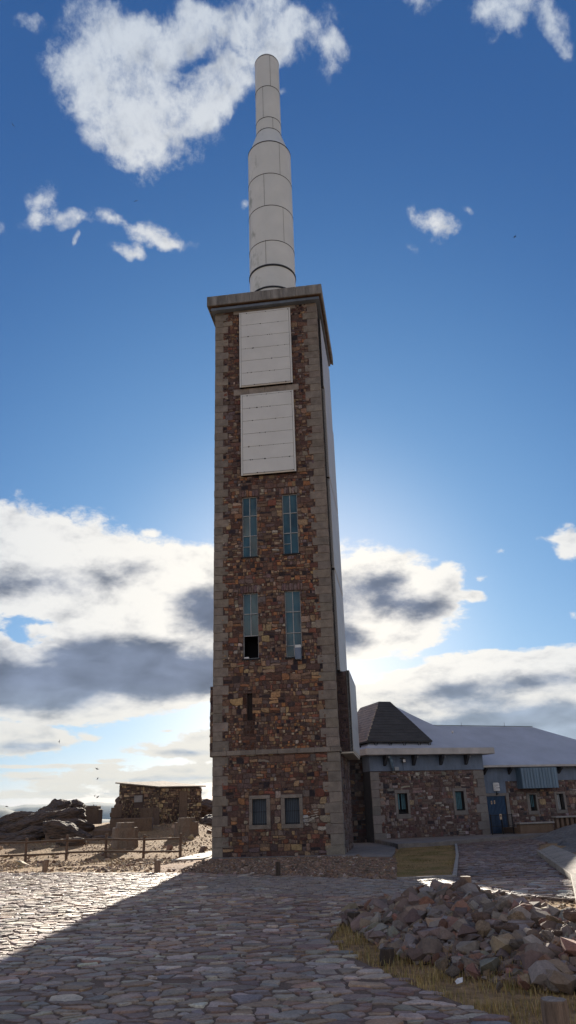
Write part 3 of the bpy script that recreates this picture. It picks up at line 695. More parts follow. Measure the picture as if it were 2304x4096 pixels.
# sign over the door (two faint lines of writing, illegible in the photograph)
sg = house_thing('wall_sign', 'small curved white sign on the blue panel above the door', 'sign')
mb = MB(); N = 8
for i in range(N):
    f = lambda t: (7.42 + .36 * t, V2 - .08 - .09 * math.sin(PI * t * .9))
    (x0, y0), (x1, y1) = f(i / N), f((i + 1) / N); dz = .05 * max(0, (i - 5) / 3)
    mb.add([(x0, y0, 2.26), (x1, y1, 2.26 + dz * .3), (x1, y1, 2.68 - dz), (x0, y0, 2.68 - dz * .7), (x0, y0 + .012, 2.26), (x1, y1 + .012, 2.26), (x1, y1 + .012, 2.68 - dz), (x0, y0 + .012, 2.68 - dz)], [(0, 1, 2, 3), (7, 6, 5, 4), (0, 4, 5, 1), (3, 2, 6, 7)])
mb.build('board', 'white', sg)
mb = MB(); rnd = random.Random(12)
for (x0, x1, z, h) in ((.06, .30, 2.545, .03), (.13, .36, 2.40, .035)):
    mb = MB(); x = x0
    while x < x1 - .02:
        w = rnd.uniform(.008, .016); t = x / .36; yy = V2 - .084 - .09 * math.sin(PI * t * .9); mb.box((7.42 + x, yy - .002, z), (7.42 + x + w, yy + .002, z + h * rnd.uniform(.5, 1))); x += w + .007
    mb.build('text_line', 'ink', sg)
mb = MB(); mb.tube((7.58, V2 - .05, 2.05), (7.60, V2 - .09, 2.27), .022, n=6); mb.tube((7.58, V2 - .1, 2.10), (7.66, V2 - .1, 2.12), .03, n=6); mb.build('bracket', 'iron', sg)
# iron gate in front of the door
gt = house_thing('iron_gate', 'low dark iron gate of thin bars standing in front of the blue door', 'gate')
gy = -.5
mb = MB()
for x in (6.28, 6.93, 7.55): mb = MB(); mb.tube((x, gy, .08), (x, gy, 1.12), .03, n=8); mb.build('post', 'iron', gt)
for xa, xb in ((6.31, 6.90), (6.96, 7.52)):
    mb = MB(); mb.tube((xa, gy, 1.08), (xb, gy, 1.08), .018, n=6); mb.tube((xa, gy, .2), (xb, gy, .2), .018, n=6); mb.tube((xa, gy, .55), (xb, gy, .55), .012, n=6)
    for i in range(9): x = xa + (xb - xa) * (i + .5) / 9; mb.tube((x, gy, .2), (x, gy, 1.08), .009, n=5)
    mb.build('gate_leaf', 'iron', gt)
gs = house_thing('gate_notice', 'small tan notice plate with a dark mark fixed to the iron gate', 'notice')
mb = MB(); mb.bbox((6.80, gy - .05, .86), (6.92, gy - .035, 1.12), .003); mb.build('plate', 'sticker', gs)
mb = MB(); mb.lathe([(.022, 0), (.04, 0), (.04, .003), (.022, .003)], 12); o = mb.build('mark', 'ink', gs); o.rotation_euler = (PI / 2, 0, 0); o.location = (6.86, gy - .051, 1.03)
# rooftop aerial
ae = house_thing('roof_aerial', 'tiny white aerial fitting on the hip of the white house roof', 'aerial')
mb = MB(); mb.tube((5.45, 1.0, 5.05), (5.45, 1.0, 5.32), .02, n=6); mb.tube((5.38, 1.0, 5.2), (5.54, 1.0, 5.22), .02, n=6); mb.build('stem', 'iron', ae)
mb = MB(); mb.bbox((5.40, .96, 5.32), (5.5, 1.04, 5.42), .01); mb.build('cap', 'white', ae)
# low walls before the annex
lw = house_thing('terrace_wall', 'low stained concrete terrace wall to the right of the iron gate', 'wall')
mb = MB(); mb.bbox((7.62, -1.0, -.1), (9.62, -.72, .60), .02, mi=1); mb.box((7.62, -.72, -.1), (9.6, .7, .45), mi=1); mb.build('wall', ['bed', 'concrete'], lw)
mb = MB(); mb.bbox((7.58, -1.08, .60), (9.68, -.62, .68), .015); mb.build('coping', 'concrete_grey', lw)
bl = house_thing('balustrade', 'low concrete balustrade with stubby pillars at the right edge', 'balustrade')
mb = MB(); mb.bbox((9.75, -1.1, .02), (17.5, -.8, .34), .02); mb.build('base', 'concrete', bl)
mb = MB(); mb.bbox((9.72, -1.15, .84), (17.5, -.75, .92), .015); mb.build('rail', 'concrete_grey', bl)
x = 9.8
while x < 17: mb = MB(); mb.bbox((x, -1.05, .34), (x + .16, -.85, .84), .015); mb.build('baluster', 'concrete', bl); x += .3
# ================================================================ GROUND
def sstep(a, b, x): t = min(1, max(0, (x - a) / (b - a))); return t * t * (3 - 2 * t)
def lerp_tab(tab, x):
    if x <= tab[0][0]: return tab[0][1]
    for (a, p), (b, q) in zip(tab, tab[1:]):
        if x <= b: return p + (q - p) * (x - a) / (b - a)
    return tab[-1][1]
def gz(x, y):
    left = sstep(-3.0, -5.5, x)
    zl = lerp_tab([(33, 0), (36, .18), (38, .36), (42, .6), (45, .92), (52, 1.12), (60, 1.2), (75, .6)], y)
    zr = lerp_tab([(30, -.02), (48, -.02), (60, .1)], y) if x > 0 else 0
    z = -.02 + left * zl + (1 - left) * zr
    r = math.hypot(x, y - 25)
    z += lerp_tab([(45, 0), (60, -1.0), (90, -8), (200, -50), (600, -160), (2000, -380), (5000, -520), (60000, -620)], r)
    if r < 60: z += .022 * noise.noise(Vector((x * .9, y * .9, 0))) + (.06 * left * sstep(32, 36, y)) * noise.noise(Vector((x * .35, y * .35, 3)))
    return z
def axis_pts(lo, hi, step):
    c = list(np.arange(lo, hi + .01, step)); o = []; d = step
    while d < 60000: d *= 1.45; o.append(d)
    return [lo - v for v in o[::-1]] + c + [hi + v for v in o]
xs = axis_pts(-32, 26, .45); ys = axis_pts(-8, 66, .45)
mb = MB(); vs = [(x, y, gz(x, y)) for y in ys for x in xs]; n = len(xs)
mb.add(vs, [(j * n + i, j * n + i + 1, (j + 1) * n + i + 1, (j + 1) * n + i) for j in range(len(ys) - 1) for i in range(n - 1)], smooth=True)
tag(mb.build('ground', 'sand'), kind='structure')

PAVE = [(-20, -6), (2.6, -6), (1.75, 6.2), (1.62, 7.0), (1.36, 7.7), (1.0, 8.6), (.5, 10.3), (.35, 11.3), (.55, 12.7), (1.0, 14.4), (1.9, 15.4), (3.1, 16.6), (4.85, 14.9), (5.9, 18.2), (7.85, 27), (9.4, 33.0), (11.5, 37.5), (11.8, 40.3), (9.06, 38.5), (6.87, 36.25), (6.74, 35.4), (5.4, 28.2), (3.86, 20.7), (3.70, 20.1), (2.3, 19.85), (.64, 21.2), (-1.6, 23.1), (-4.2, 24.7), (-9.65, 26.9), (-20, 29.5)]
def inpoly(x, y, P):
    c = False; n = len(P)
    for i in range(n):
        (x1, y1), (x2, y2) = P[i], P[(i + 1) % n]
        if (y1 > y) != (y2 > y) and x < (x2 - x1) * (y - y1) / (y2 - y1) + x1: c = not c
    return c
def flat(name, poly, z, mat, thick=.2, kind='structure'):
    mb = MB(); n = len(poly); from mathutils.geometry import tessellate_polygon
    top = [(x, y, z) for x, y in poly]; tris = tessellate_polygon([[Vector(p) for p in top]])
    mb.add(top, [tuple(t) for t in tris])
    for i in range(n): a, b = poly[i], poly[(i + 1) % n]; mb.quad((*a, z), (*b, z), (*b, z - thick), (*a, z - thick))
    o = mb.build(name, mat)
    if kind: o['kind'] = kind
    return mb, o
# flagstones: one mesh with its bed
mb = MB()
from mathutils.geometry import tessellate_polygon
top = [(x, y, .004) for x, y in PAVE]; mb.add(top, [tuple(t) for t in tessellate_polygon([[Vector(p) for p in top]])])
for i in range(len(PAVE)): a, b = PAVE[i], PAVE[(i + 1) % len(PAVE)]; mb.quad((*a, .004), (*b, .004), (*b, -.2), (*a, -.2))
def flagcol(x, y, c, rnd):
    k = 1.
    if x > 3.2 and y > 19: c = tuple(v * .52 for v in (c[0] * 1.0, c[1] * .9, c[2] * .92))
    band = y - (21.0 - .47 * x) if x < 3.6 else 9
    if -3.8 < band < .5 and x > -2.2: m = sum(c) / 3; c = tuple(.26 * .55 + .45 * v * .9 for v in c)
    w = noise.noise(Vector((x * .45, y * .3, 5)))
    return tuple(v * (1 + .25 * w) for v in c)
rnd = random.Random(77)
FN = lambda a, b, n: (a, b, .004 + n)
def lay(x0, x1, y0, y1, size, seed, hts, ax, keep):
    for poly in cells(x0, x1, y0, y1, size, seed, ax, 1.1, .011, keep=keep, drop=.22):
        A = area(poly)
        if A < .003 or rnd.random() < .05: continue
        cx = sum(p[0] for p in poly) / len(poly); cy = sum(p[1] for p in poly) / len(poly)
        stone(mb, poly, rnd.uniform(*hts), flagcol(cx, cy, pick(rnd, FLAG_PAL), rnd), FN, rnd, .03, 1, .10, (.06, .2))
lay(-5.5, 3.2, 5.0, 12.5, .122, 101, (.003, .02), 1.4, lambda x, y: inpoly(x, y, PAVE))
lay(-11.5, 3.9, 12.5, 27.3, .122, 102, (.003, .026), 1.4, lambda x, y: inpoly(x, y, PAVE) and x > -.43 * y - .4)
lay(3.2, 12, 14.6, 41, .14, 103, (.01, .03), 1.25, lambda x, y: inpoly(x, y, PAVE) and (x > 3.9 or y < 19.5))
tag(mb.build('stone_pavement', ['bed', 'flag']), kind='structure')

# plinth slab round the tower foot and the platform before the house
flat('plinth_pavement', [(-3.62, 31.25), (.96, 30.65), (2.2, 29.5), (3.18, 28.8), (3.62, 31.5), (4.25, 36.3), (3.9, 41.2), (1.0, 44), (-2.6, 39.5)], .012, 'pave_grey', .4)
flat('house_pavement', [(4.2, 35.0), (5.6, 35.4), (6.87, 36.3), (9.06, 38.5), (12.6, 41.0), (15.8, 43.5), (14.5, 46), (3.72, 41.6)], .16, 'pave_grey', .4)
flat('stone_apron', [(-4.7, 30.6), (-3.62, 30.9), (-3.45, 32.0), (-3.6, 36.5), (-4.0, 36.4)], .05, 'concrete_pale', .3)
flat('brown_verge', [(-4.4, 24.85), (-1.6, 23.15), (.64, 21.25), (2.3, 19.9), (2.36, 20.5), (2.92, 25), (3.3, 28.6), (2.2, 29.45), (.96, 30.6), (-3.62, 31.2), (-4.3, 30.3), (-4.9, 28)], .0, 'brown_earth', .1)
# thin turf panel and its kerb
TURF = [(3.66, 20.2), (3.80, 20.8), (5.3, 28.2), (6.66, 35.3), (6.7, 36.0), (4.3, 34.9), (3.65, 31.3), (3.45, 29.8), (2.92, 25.0), (2.36, 20.5), (2.5, 20.0)]
flat('turf_bed', [p for p in TURF], .0, 'turf', .2)
mb = MB()
K = [(2.3, 19.88), (3.70, 20.12), (3.84, 20.75), (5.36, 28.2), (6.72, 35.4), (6.85, 36.2)]
for a, b in zip(K, K[1:]):
    L = math.hypot(b[0] - a[0], b[1] - a[1]); n = max(1, int(L / .8)); ang = math.atan2(b[1] - a[1], b[0] - a[0])
    for i in range(n):
        t = i / n; mt = Matrix.Translation((a[0] + (b[0] - a[0]) * t, a[1] + (b[1] - a[1]) * t, 0)) @ Matrix.Rotation(ang, 4, 'Z')
        mb.bbox((.004, -.05, -.1), (L / n - .004, .05, .055), .008, mat=mt)
tag(mb.build('turf_kerb', 'concrete_grey'), kind='structure')
# low sloping concrete wall along the right of the path
mb = MB(); Lp = [(3.9, 11.6), (5.95, 18.1), (7.9, 27.2)]; Rp = [(4.75, 11.8), (6.75, 18.6), (8.35, 27.3)]
tops = [(x, y, .13 + .02 * i) for i, (x, y) in enumerate(Lp)] + [(x, y, .20 + .05 * i) for i, (x, y) in enumerate(Rp)]
nv = 3; V = tops + [(x, y, -.2) for x, y, z in tops]
mb.add(V, [(0, 3, 4, 1), (1, 4, 5, 2), (0, 1, 7, 6), (1, 2, 8, 7), (3, 9, 10, 4), (4, 10, 11, 5), (2, 5, 11, 8), (0, 6, 9, 3)])
for a, b in zip(Lp, Lp[1:]):
    L = math.hypot(b[0] - a[0], b[1] - a[1]); ang = math.atan2(b[1] - a[1], b[0] - a[0]); mt = Matrix.Translation((*a, 0)) @ Matrix.Rotation(ang, 4, 'Z'); mb.bbox((0, .0, -.1), (L, .12, .16), .01, mat=mt)
tag(mb.build('ramp_wall', 'ramp'), 'low pale concrete ramp wall with a sloping top beside the path', 'wall')
# rock masses -------------------------------------------------------
def rock(name, loc, dims, rot, seed, label, cat='rock', group=None, mat='rock', sub=5, amp=.32, freq=1.1, layer=3.2):
    bm = bmesh.new(); bmesh.ops.create_icosphere(bm, subdivisions=sub, radius=1)
    off = Vector((seed * 7.3, seed * 3.1, seed * 1.7)); R = Euler([rad(a) for a in rot]).to_matrix()
    for v in bm.verts:
        p = v.co.copy(); d = p.normalized(); e = .72; s = (abs(d.x) ** 3 + abs(d.y) ** 3 + abs(d.z) ** 3) ** (-1 / 3)
        p = d * s
        q = Vector((p.x * dims[0], p.y * dims[1], p.z * dims[2]))
        sq = Vector((q.x * .6, q.y * .6, q.z * layer)) * freq
        h = noise.fractal(q * .55 * freq + off, .9, 2.1, 4) * .9 + (noise.ridged_multi_fractal(sq * .8 + off, .8, 2.2, 6, 1.0, 2.0) - 1.1) * .42 + noise.fractal(sq * 2.6 + off, .7, 2.2, 3) * .22
        c = noise.cell(q * 1.1 * freq + off) * .16
        q += d * (h + c) * amp * min(dims) ** .5
        v.co = R @ q
    bmesh.ops.recalc_face_normals(bm, faces=bm.faces[:])
    me = bpy.data.meshes.new(name); bm.to_mesh(me); bm.free(); me.materials.append(M[mat])
    o = bpy.data.objects.new(name, me); COL.objects.link(o); o.location = loc
    return tag(o, label, cat, group)
G = 'dark rocks of the outcrop on the left'
rock('rock', (-16.9, 47.6, .95), (3.5, 1.8, .75), (0, -13, -8), 1, 'long dark jagged slab sloping up from the left edge', group=G)
rock('rock', (-14.35, 48.0, 1.55), (1.0, 1.2, .85), (0, -22, 10), 2, 'left of the two dark peaks of the outcrop', group=G)
rock('rock', (-13.35, 49.3, 1.55), (.75, 1.1, .95), (0, 14, 0), 3, 'right of the two dark peaks of the outcrop, beside the square block', group=G)
rock('rock', (-15.0, 45.6, .95), (3.0, 1.3, .62), (0, -16, -5), 4, 'brown streaky slab in the middle of the outcrop', group=G)
rock('rock', (-14.9, 43.2, .62), (2.2, 1.0, .42), (0, -9, 0), 5, 'low broken slab at the left foot of the outcrop', group=G)
rock('rock', (-11.75, 42.0, .78), (1.35, .9, .42), (0, 22, 0), 6, 'pale grey rock sloping down to the right behind the fence', group=G)
rock('rock', (-12.3, 44.8, 1.1), (1.2, 1.0, .55), (0, 10, 0), 7, 'brown rock in front of the square concrete block', group=G)
rock('rock', (-17.6, 44.6, .6), (2.0, 1.2, .5), (0, -8, 0), 8, 'dark rock at the left edge below the long slab', group=G)
rock('rock', (-11.35, 54.4, 1.9), (.9, 1.2, 1.25), (0, 24, 0), 9, 'dark leaning rock behind the left end of the stone hut')
rock('rock', (-5.6, 56.5, 1.5), (1.9, 2.0, .85), (0, 4, 0), 10, 'rough brown rock mound behind the right end of the hut')
rock('rock', (-4.2, 50.0, 1.0), (1.6, 1.4, .45), (0, 0, 20), 11, 'low rock between the hut and the tower')
rock('rock', (-5.15, 48.7, 1.0), (.45, .4, .16), (0, 4, 20), 12, 'small flat rock at the right foot of the hut', sub=3, amp=.2)
rock('rock', (-11.2, 39.4, .45), (.42, .35, .2), (0, 0, 30), 13, 'small dark rock just behind the fence', sub=4, amp=.2)
rock('rock_bank', (13.2, 35.0, -.9), (4.2, 7.5, 1.35), (4, -9, -14), 21, 'dark grey rock bank rising at the right below the balustrade', 'rock bank', mat='slope_rock', sub=6, amp=.22, freq=.7, layer=2)
rock('rock_bank', (10.9, 29.5, -.55), (2.7, 4.5, .85), (0, -12, -12), 22, 'grey rock bank beside the low pale concrete ramp wall', 'rock bank', mat='slope_rock', sub=6, amp=.2, freq=.8, layer=2)
rock('rock', (-14.6, 41.6, .35), (1.5, .8, .3), (0, -10, 12), 15, 'low jagged rock shelf at the front foot of the outcrop', group=G)
rock('rock', (-9.9, 41.6, .5), (.5, .4, .16), (0, 6, 30), 16, 'small flat rock beside the big stepped pedestal', sub=4, amp=.2)
# concrete blocks ----------------------------------------------------
def block(name, loc, rz, boxes, label, group=None, mat='concrete', e=.03):
    mb = MB()
    for a, b in boxes: mb.bbox(a, b, e)
    o = mb.build(name, mat); o.location = loc; o.rotation_euler = (0, 0, rz); return tag(o, label, 'concrete block', group)
def pedestal(loc, rz, w, h1, h2, label, step):
    mb = MB(); c = .16; s = w / 2
    def ring(s, c): return [(-s + c, -s), (s - c, -s), (s, -s + c), (s, s - c), (s - c, s), (-s + c, s), (-s, s - c), (-s, -s + c)]
    def prism(s, c, z0, z1, s2=None):
        r = ring(s, c); r2 = ring(s2 or s, c); mb.add([(*p, z0) for p in r] + [(*p, z1) for p in r2], [tuple(range(8))[::-1], tuple(range(8, 16))] + [(i, (i + 1) % 8, 8 + (i + 1) % 8, 8 + i) for i in range(8)])
    prism(s * 1.04, c, -.4, .1, None); prism(s, c, .1, h1, s * .98); prism(s * .74, c * .8, h1, h2, s * .72); mb.tube((0, 0, h2), (0, 0, h2 + .03), .06, n=8)
    o = mb.build('concrete_pedestal', 'pedestal'); o.location = loc; o.rotation_euler = (0, 0, rz); return tag(o, label, 'pedestal', 'stepped concrete pedestals by the hut')
pedestal((-7.95, 37.7, .42), rad(20), 1.08, .68, .90, 'larger stepped concrete pedestal right behind the fence', 0)
pedestal((-5.72, 42.1, .55), rad(-14), 1.05, .66, .87, 'rust stained stepped concrete pedestal near the right end of the fence', 0)
block('concrete_slab', (-9.1, 44.7, .7), rad(8), [((-1.1, -.6, -.1), (1.15, .9, .78))], 'long brown concrete platform in front of the hut')
block('concrete_block', (-10.3, 46.3, 1.2), rad(10), [((-.3, -.3, .3), (.27, .3, .86)), ((-.12, -.22, .86), (.27, .3, 1.02))], 'small stepped concrete block on the left end of the platform')
block('concrete_block', (-12.25, 48.6, 1.1), rad(-4), [((-.55, -.4, .1), (.5, .4, .93)), ((-.30, -.36, .93), (.38, .4, 1.12)), ((.02, -.05, 1.12), (.07, .05, 1.2))], 'squat stepped concrete block beside the dark peaks')
block('concrete_block', (-10.25, 43.0, .5), rad(12), [((-.5, -.45, -.1), (.45, .45, .50))], 'low rounded concrete block left of the big pedestal', e=.09)
block('concrete_block', (-12.2, 41.5, .5), rad(-8), [((-.5, -.35, -.1), (.45, .35, .70))], 'pale topped concrete block half buried in the outcrop', e=.08)
block('concrete_block', (-8.75, 48.4, 1.05), rad(-20), [((-.45, -.4, -.3), (.4, .4, .95))], 'dark concrete block against the hut wall', e=.02)
# stone hut ----------------------------------------------------------
hut = empty('stone_hut', (-8.6, 50.27, 1.1), 0, 'small rubble stone hut with a tilted slab roof beyond the fence', 'hut')
Ld = Vector((-2.8, 1.5, 0)); Rd = Vector((2.38, 2.38, 0)); Ll, Rl = Ld.length, Rd.length; Ld.normalize(); Rd.normalize(); nL = Vector((-Ld.y, Ld.x, 0)) ; nR = Vector((Rd.y, -Rd.x, 0))
if nL.y > 0: nL = -nL
mb = MB(); c0 = Vector((0, 0, 0)); cL = Ld * Ll; cR = Rd * Rl; cB = cL + cR
hz = {0: 2.06, 1: 2.42, 2: 2.10, 3: 2.5}
up = lambda p, z: (p.x, p.y, z)
for a, b, za, zb in ((cL, c0, 2.42, 2.06), (c0, cR, 2.06, 2.10), (cR, cB, 2.10, 2.5), (cB, cL, 2.5, 2.42)): mb.quad(up(a, -.6), up(b, -.6), up(b, zb), up(a, za))
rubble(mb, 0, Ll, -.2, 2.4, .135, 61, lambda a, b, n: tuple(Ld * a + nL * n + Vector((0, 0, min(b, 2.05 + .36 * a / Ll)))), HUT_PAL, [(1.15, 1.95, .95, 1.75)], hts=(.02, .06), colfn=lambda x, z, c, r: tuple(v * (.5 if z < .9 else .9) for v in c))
rubble(mb, 0, Rl, -.2, 2.06, .135, 62, lambda a, b, n: tuple(Rd * a + nR * n + Vector((0, 0, b))), HUT_PAL, [(1.52, 2.2, -.1, 1.88)], hts=(.02, .07))
mb.build('wall', ['mortar', 'stone'], hut)
mb = MB(); P = [up(c0 + (c0 - cB).normalized() * .22, 2.08), up(cR + Rd * .2 - Ld * .15, 2.12), up(cB + (cB - c0).normalized() * .2, 2.55), up(cL + Ld * .2 - Rd * .15, 2.46)]
mb.add(P + [(x, y, z + .07) for x, y, z in P], [(0, 3, 2, 1), (4, 5, 6, 7), (0, 1, 5, 4), (1, 2, 6, 5), (2, 3, 7, 6), (3, 0, 4, 7)])
rf = mb.build('roof', 'hut_roof', hut)
mb = MB()
for t in (.25, .5, .75):
    a = Vector(P[0]).lerp(Vector(P[1]), t) + Vector((0, 0, .072)); b = Vector(P[3]).lerp(Vector(P[2]), t) + Vector((0, 0, .072)); s = Rd * .012
    mb.quad(a - s, a + s, b + s, b - s)
mb.build('roof_joint', 'joint', rf)
mb = MB()
for i, (z0, z1) in enumerate(((0, .66), (.67, 1.26), (1.27, 1.86))):
    a = Rd * 1.54 + nR * .06; b = Rd * 2.18 + nR * .06
    mb.add([up(a, z0), up(b, z0), up(b, z1), up(a, z1), up(a - nR * .1, z0), up(b - nR * .1, z0), up(b - nR * .1, z1), up(a - nR * .1, z1)], [(0, 1, 2, 3), (0, 4, 5, 1), (3, 2, 6, 7), (0, 3, 7, 4), (1, 5, 6, 2)])
mb.build('block_pilaster', 'concrete', hut)
mb = MB(); a = Rd * 1.72 + nR * .065; b = Rd * 2.02 + nR * .065; mb.quad(up(a, .05), up(b, .05), up(b, .28), up(a, .28)); mb.build('opening', 'black', hut)
mb = MB(); a = Ld * 1.22 + nL * .05; b = Ld * 1.88 + nL * .05; c = nL * .03
mb.add([up(p, z) for p in (a, b, a + c, b + c) for z in (1.28, 1.68)], [(0, 1, 3, 2), (4, 6, 7, 5), (0, 4, 5, 1), (2, 3, 7, 6), (0, 2, 6, 4), (1, 5, 7, 3)]); mb.build('plaque', 'concrete_grey', hut)
# rail fence ---------------------------------------------------------
fence = empty('rail_fence', (-7.8, 33.2, 0), 0, 'brown two-rail wooden fence on the dry slope left of the tower', 'fence')
FP = [(-14.4, 33.0), (-12.65, 33.1), (-10.97, 33.28), (-9.39, 33.49), (-7.82, 33.56), (-6.19, 33.0), (-4.6, 32.14)]; rnd = random.Random(31)
loc = Vector((-7.8, 33.2, 0))
for x, y in FP:
    z = gz(x, y); mb = MB(); p = Vector((x, y, z - .2)) - loc; q = Vector((x + rnd.uniform(-.03, .05), y, z + rnd.uniform(.90, .96))) - loc; mb.tube(p, q, .058, .052, n=10); mb.build('post', 'wood', fence)
for a, b in zip(FP, FP[1:]):
    for h in (.74, .27):
        mb = MB(); h1 = h + rnd.uniform(-.02, .02); h2 = h + rnd.uniform(-.02, .02)
        mb.tube(Vector((a[0], a[1] - .05, gz(*a) + h1)) - loc, Vector((b[0], b[1] - .05, gz(*b) + h2)) - loc, .040, .036, n=8); mb.build('rail', 'wood_rail', fence)
# wooden bollards ----------------------------------------------------
def bollard(x, y, r, h, lean, label, z0=0., wm='wood_grey'):
    mb = MB(); n = 18; rnd = random.Random(int(x * 100)); prof = []
    rr = [r * rnd.uniform(.93, 1.05) for _ in range(n)]
    lv = [(-.25, 1.03), (h * .5, 1.), (h - .012, .98), (h, .93)]
    vs = [(rr[i] * k * math.cos(2 * PI * i / n) + lean[0] * z, rr[i] * k * math.sin(2 * PI * i / n) + lean[1] * z, z + (rnd.uniform(-.004, .004) if z > .1 else 0)) for z, k in lv for i in range(n)]
    mb.add(vs, [(k * n + i, k * n + (i + 1) % n, (k + 1) * n + (i + 1) % n, (k + 1) * n + i) for k in range(3) for i in range(n)])
    mb.add(vs[3 * n:], [tuple(range(n))], mi=1)
    o = mb.build('wooden_bollard', [wm, 'wood_top' if wm == 'wood_grey' else wm]); o.location = (x, y, z0); return tag(o, label, 'bollard', 'wooden bollards along the pavement edge')
bollard(-8.25, 27.0, .085, .36, (.12, 0), 'leaning short wooden bollard at the left end of the sunlit pavement edge')
bollard(-4.25, 25.0, .095, .34, (-.01, 0), 'short wooden bollard on the sunlit pavement edge, nearest the tower shadow')
bollard(-.57, 22.25, .065, .34, (0, 0), 'thin dark wooden bollard in the shade before the tower', wm='wood_dark')
bollard(3.24, 16.5, .115, .30, (.04, 0), 'pale round wooden bollard behind the top of the rubble heap')
bollard(2.06, 15.6, .10, .17, (0, 0), 'low dark wooden stub behind the left part of the rubble heap', wm='wood_dark')
bollard(.78, 12.6, .095, .18, (0, 0), 'dark square-looking wooden stump at the left end of the rubble heap', wm='wood_dark')
bollard(.95, 9.80, .085, .12, (.1, 0), 'dark rotten stump in the dry grass at the foot of the rubble heap', wm='wood_dark')
bollard(1.79, 6.35, .092, .29, (0, 0), 'large weathered wooden bollard in the bottom right corner')
# rubble heap --------------------------------------------------------
RID = [(1.6, 13.7, .18, .95), (2.0, 13.0, .36, 1.3), (2.4, 12.1, .44, 1.6), (2.62, 10.6, .36, 1.6), (2.86, 9.95, .24, 1.45), (3.15, 9.4, .36, 1.5), (3.9, 9.0, .44, 1.7), (5.2, 8.8, .5, 1.8), (6.2, 8.8, .35, 1.4)]
def heap(x, y):
    best = -1
    for (ax_, ay, ah, aw), (bx, by, bh, bw) in zip(RID, RID[1:]):
        dx, dy = bx - ax_, by - ay; t = max(0, min(1, ((x - ax_) * dx + (y - ay) * dy) / (dx * dx + dy * dy)))
        d = math.hypot(x - ax_ - dx * t, y - ay - dy * t); h = ah + (bh - ah) * t; w = aw + (bw - aw) * t
        if y > ay + dy * t: w *= .75
        v = h * (1 - (d / w) ** 1.35) if d < w else -.3
        best = max(best, v)
    return best
def stone_mesh(seed, sharp=1.):
    rnd = random.Random(seed); bm = bmesh.new()
    for _ in range(rnd.randint(12, 18)):
        d = Vector((rnd.gauss(0, 1), rnd.gauss(0, 1), rnd.gauss(0, 1))).normalized(); d = Vector((d.x, d.y * rnd.uniform(.7, 1), d.z * .8)); bm.verts.new(d * rnd.uniform(.86, 1.05))
    bmesh.ops.convex_hull(bm, input=bm.verts[:])
    for v in [v for v in bm.verts if not v.link_faces]: bm.verts.remove(v)
    bmesh.ops.bevel(bm, geom=bm.edges[:], offset=.06, segments=2, profile=.5, affect='EDGES', clamp_overlap=True)
    bmesh.ops.triangulate(bm, faces=bm.faces[:]); bmesh.ops.subdivide_edges(bm, edges=[e for e in bm.edges if e.calc_length() > .3], cuts=2); bmesh.ops.triangulate(bm, faces=bm.faces[:])
    for _ in range(2): bmesh.ops.smooth_vert(bm, verts=bm.verts[:], factor=.5, use_axis_x=True, use_axis_y=True, use_axis_z=True)
    off = Vector((seed * 3.3, 0, 0))
    for v in bm.verts: v.co += v.co.normalized() * (.11 * noise.fractal(v.co * 2.2 + off, .8, 2.1, 4) + .04 * noise.noise(v.co * 7 + off))
    bmesh.ops.recalc_face_normals(bm, faces=bm.faces[:]); me = bpy.data.meshes.new('heap_stone'); bm.to_mesh(me); bm.free()
    return me
KINDS = [('rock_mauve', 'mauve brown', 34), ('rock_grey', 'grey', 30), ('rock_red', 'rusty red', 16), ('rock_tan', 'tan', 20)]
bases = {k: [] for k, _, _ in KINDS}
for i, (k, _, _) in enumerate(KINDS):
    for j in range(7): me = stone_mesh(100 + i * 10 + j); me.materials.append(M[k]); bases[k].append(me)
rnd = random.Random(2024); placed = []; tries = 0
def put_stone(x, y, s, kind=None, z=None, name='heap_stone', rot=None, group=True, sink=.35, flatk=None):
    if not kind:
        t = rnd.uniform(0, 100)
        for k, _, w in KINDS:
            t -= w
            if t <= 0: break
    else: k = kind
    word = dict((a, b) for a, b, _ in KINDS)[k]
    o = bpy.data.objects.new(name, rnd.choice(bases[k])); COL.objects.link(o)
    h = heap(x, y); zz = max(h, .0) if z is None else z
    o.location = (x, y, zz + s * sink); o.rotation_euler = rot or (rnd.gauss(0, .5), rnd.gauss(0, .5), rnd.uniform(0, 6.3)); fk = flatk or rnd.uniform(.5, .85)
    o.scale = (s * rnd.uniform(1., 1.4), s * rnd.uniform(.8, 1.05), s * fk)
    size = 'large' if s > .10 else 'small'
    if group: tag(o, f'{size} {word} stone lying in the rubble heap', 'stone', f'{size} {word} stones of the rubble heap')
    placed.append((x, y, s)); return o
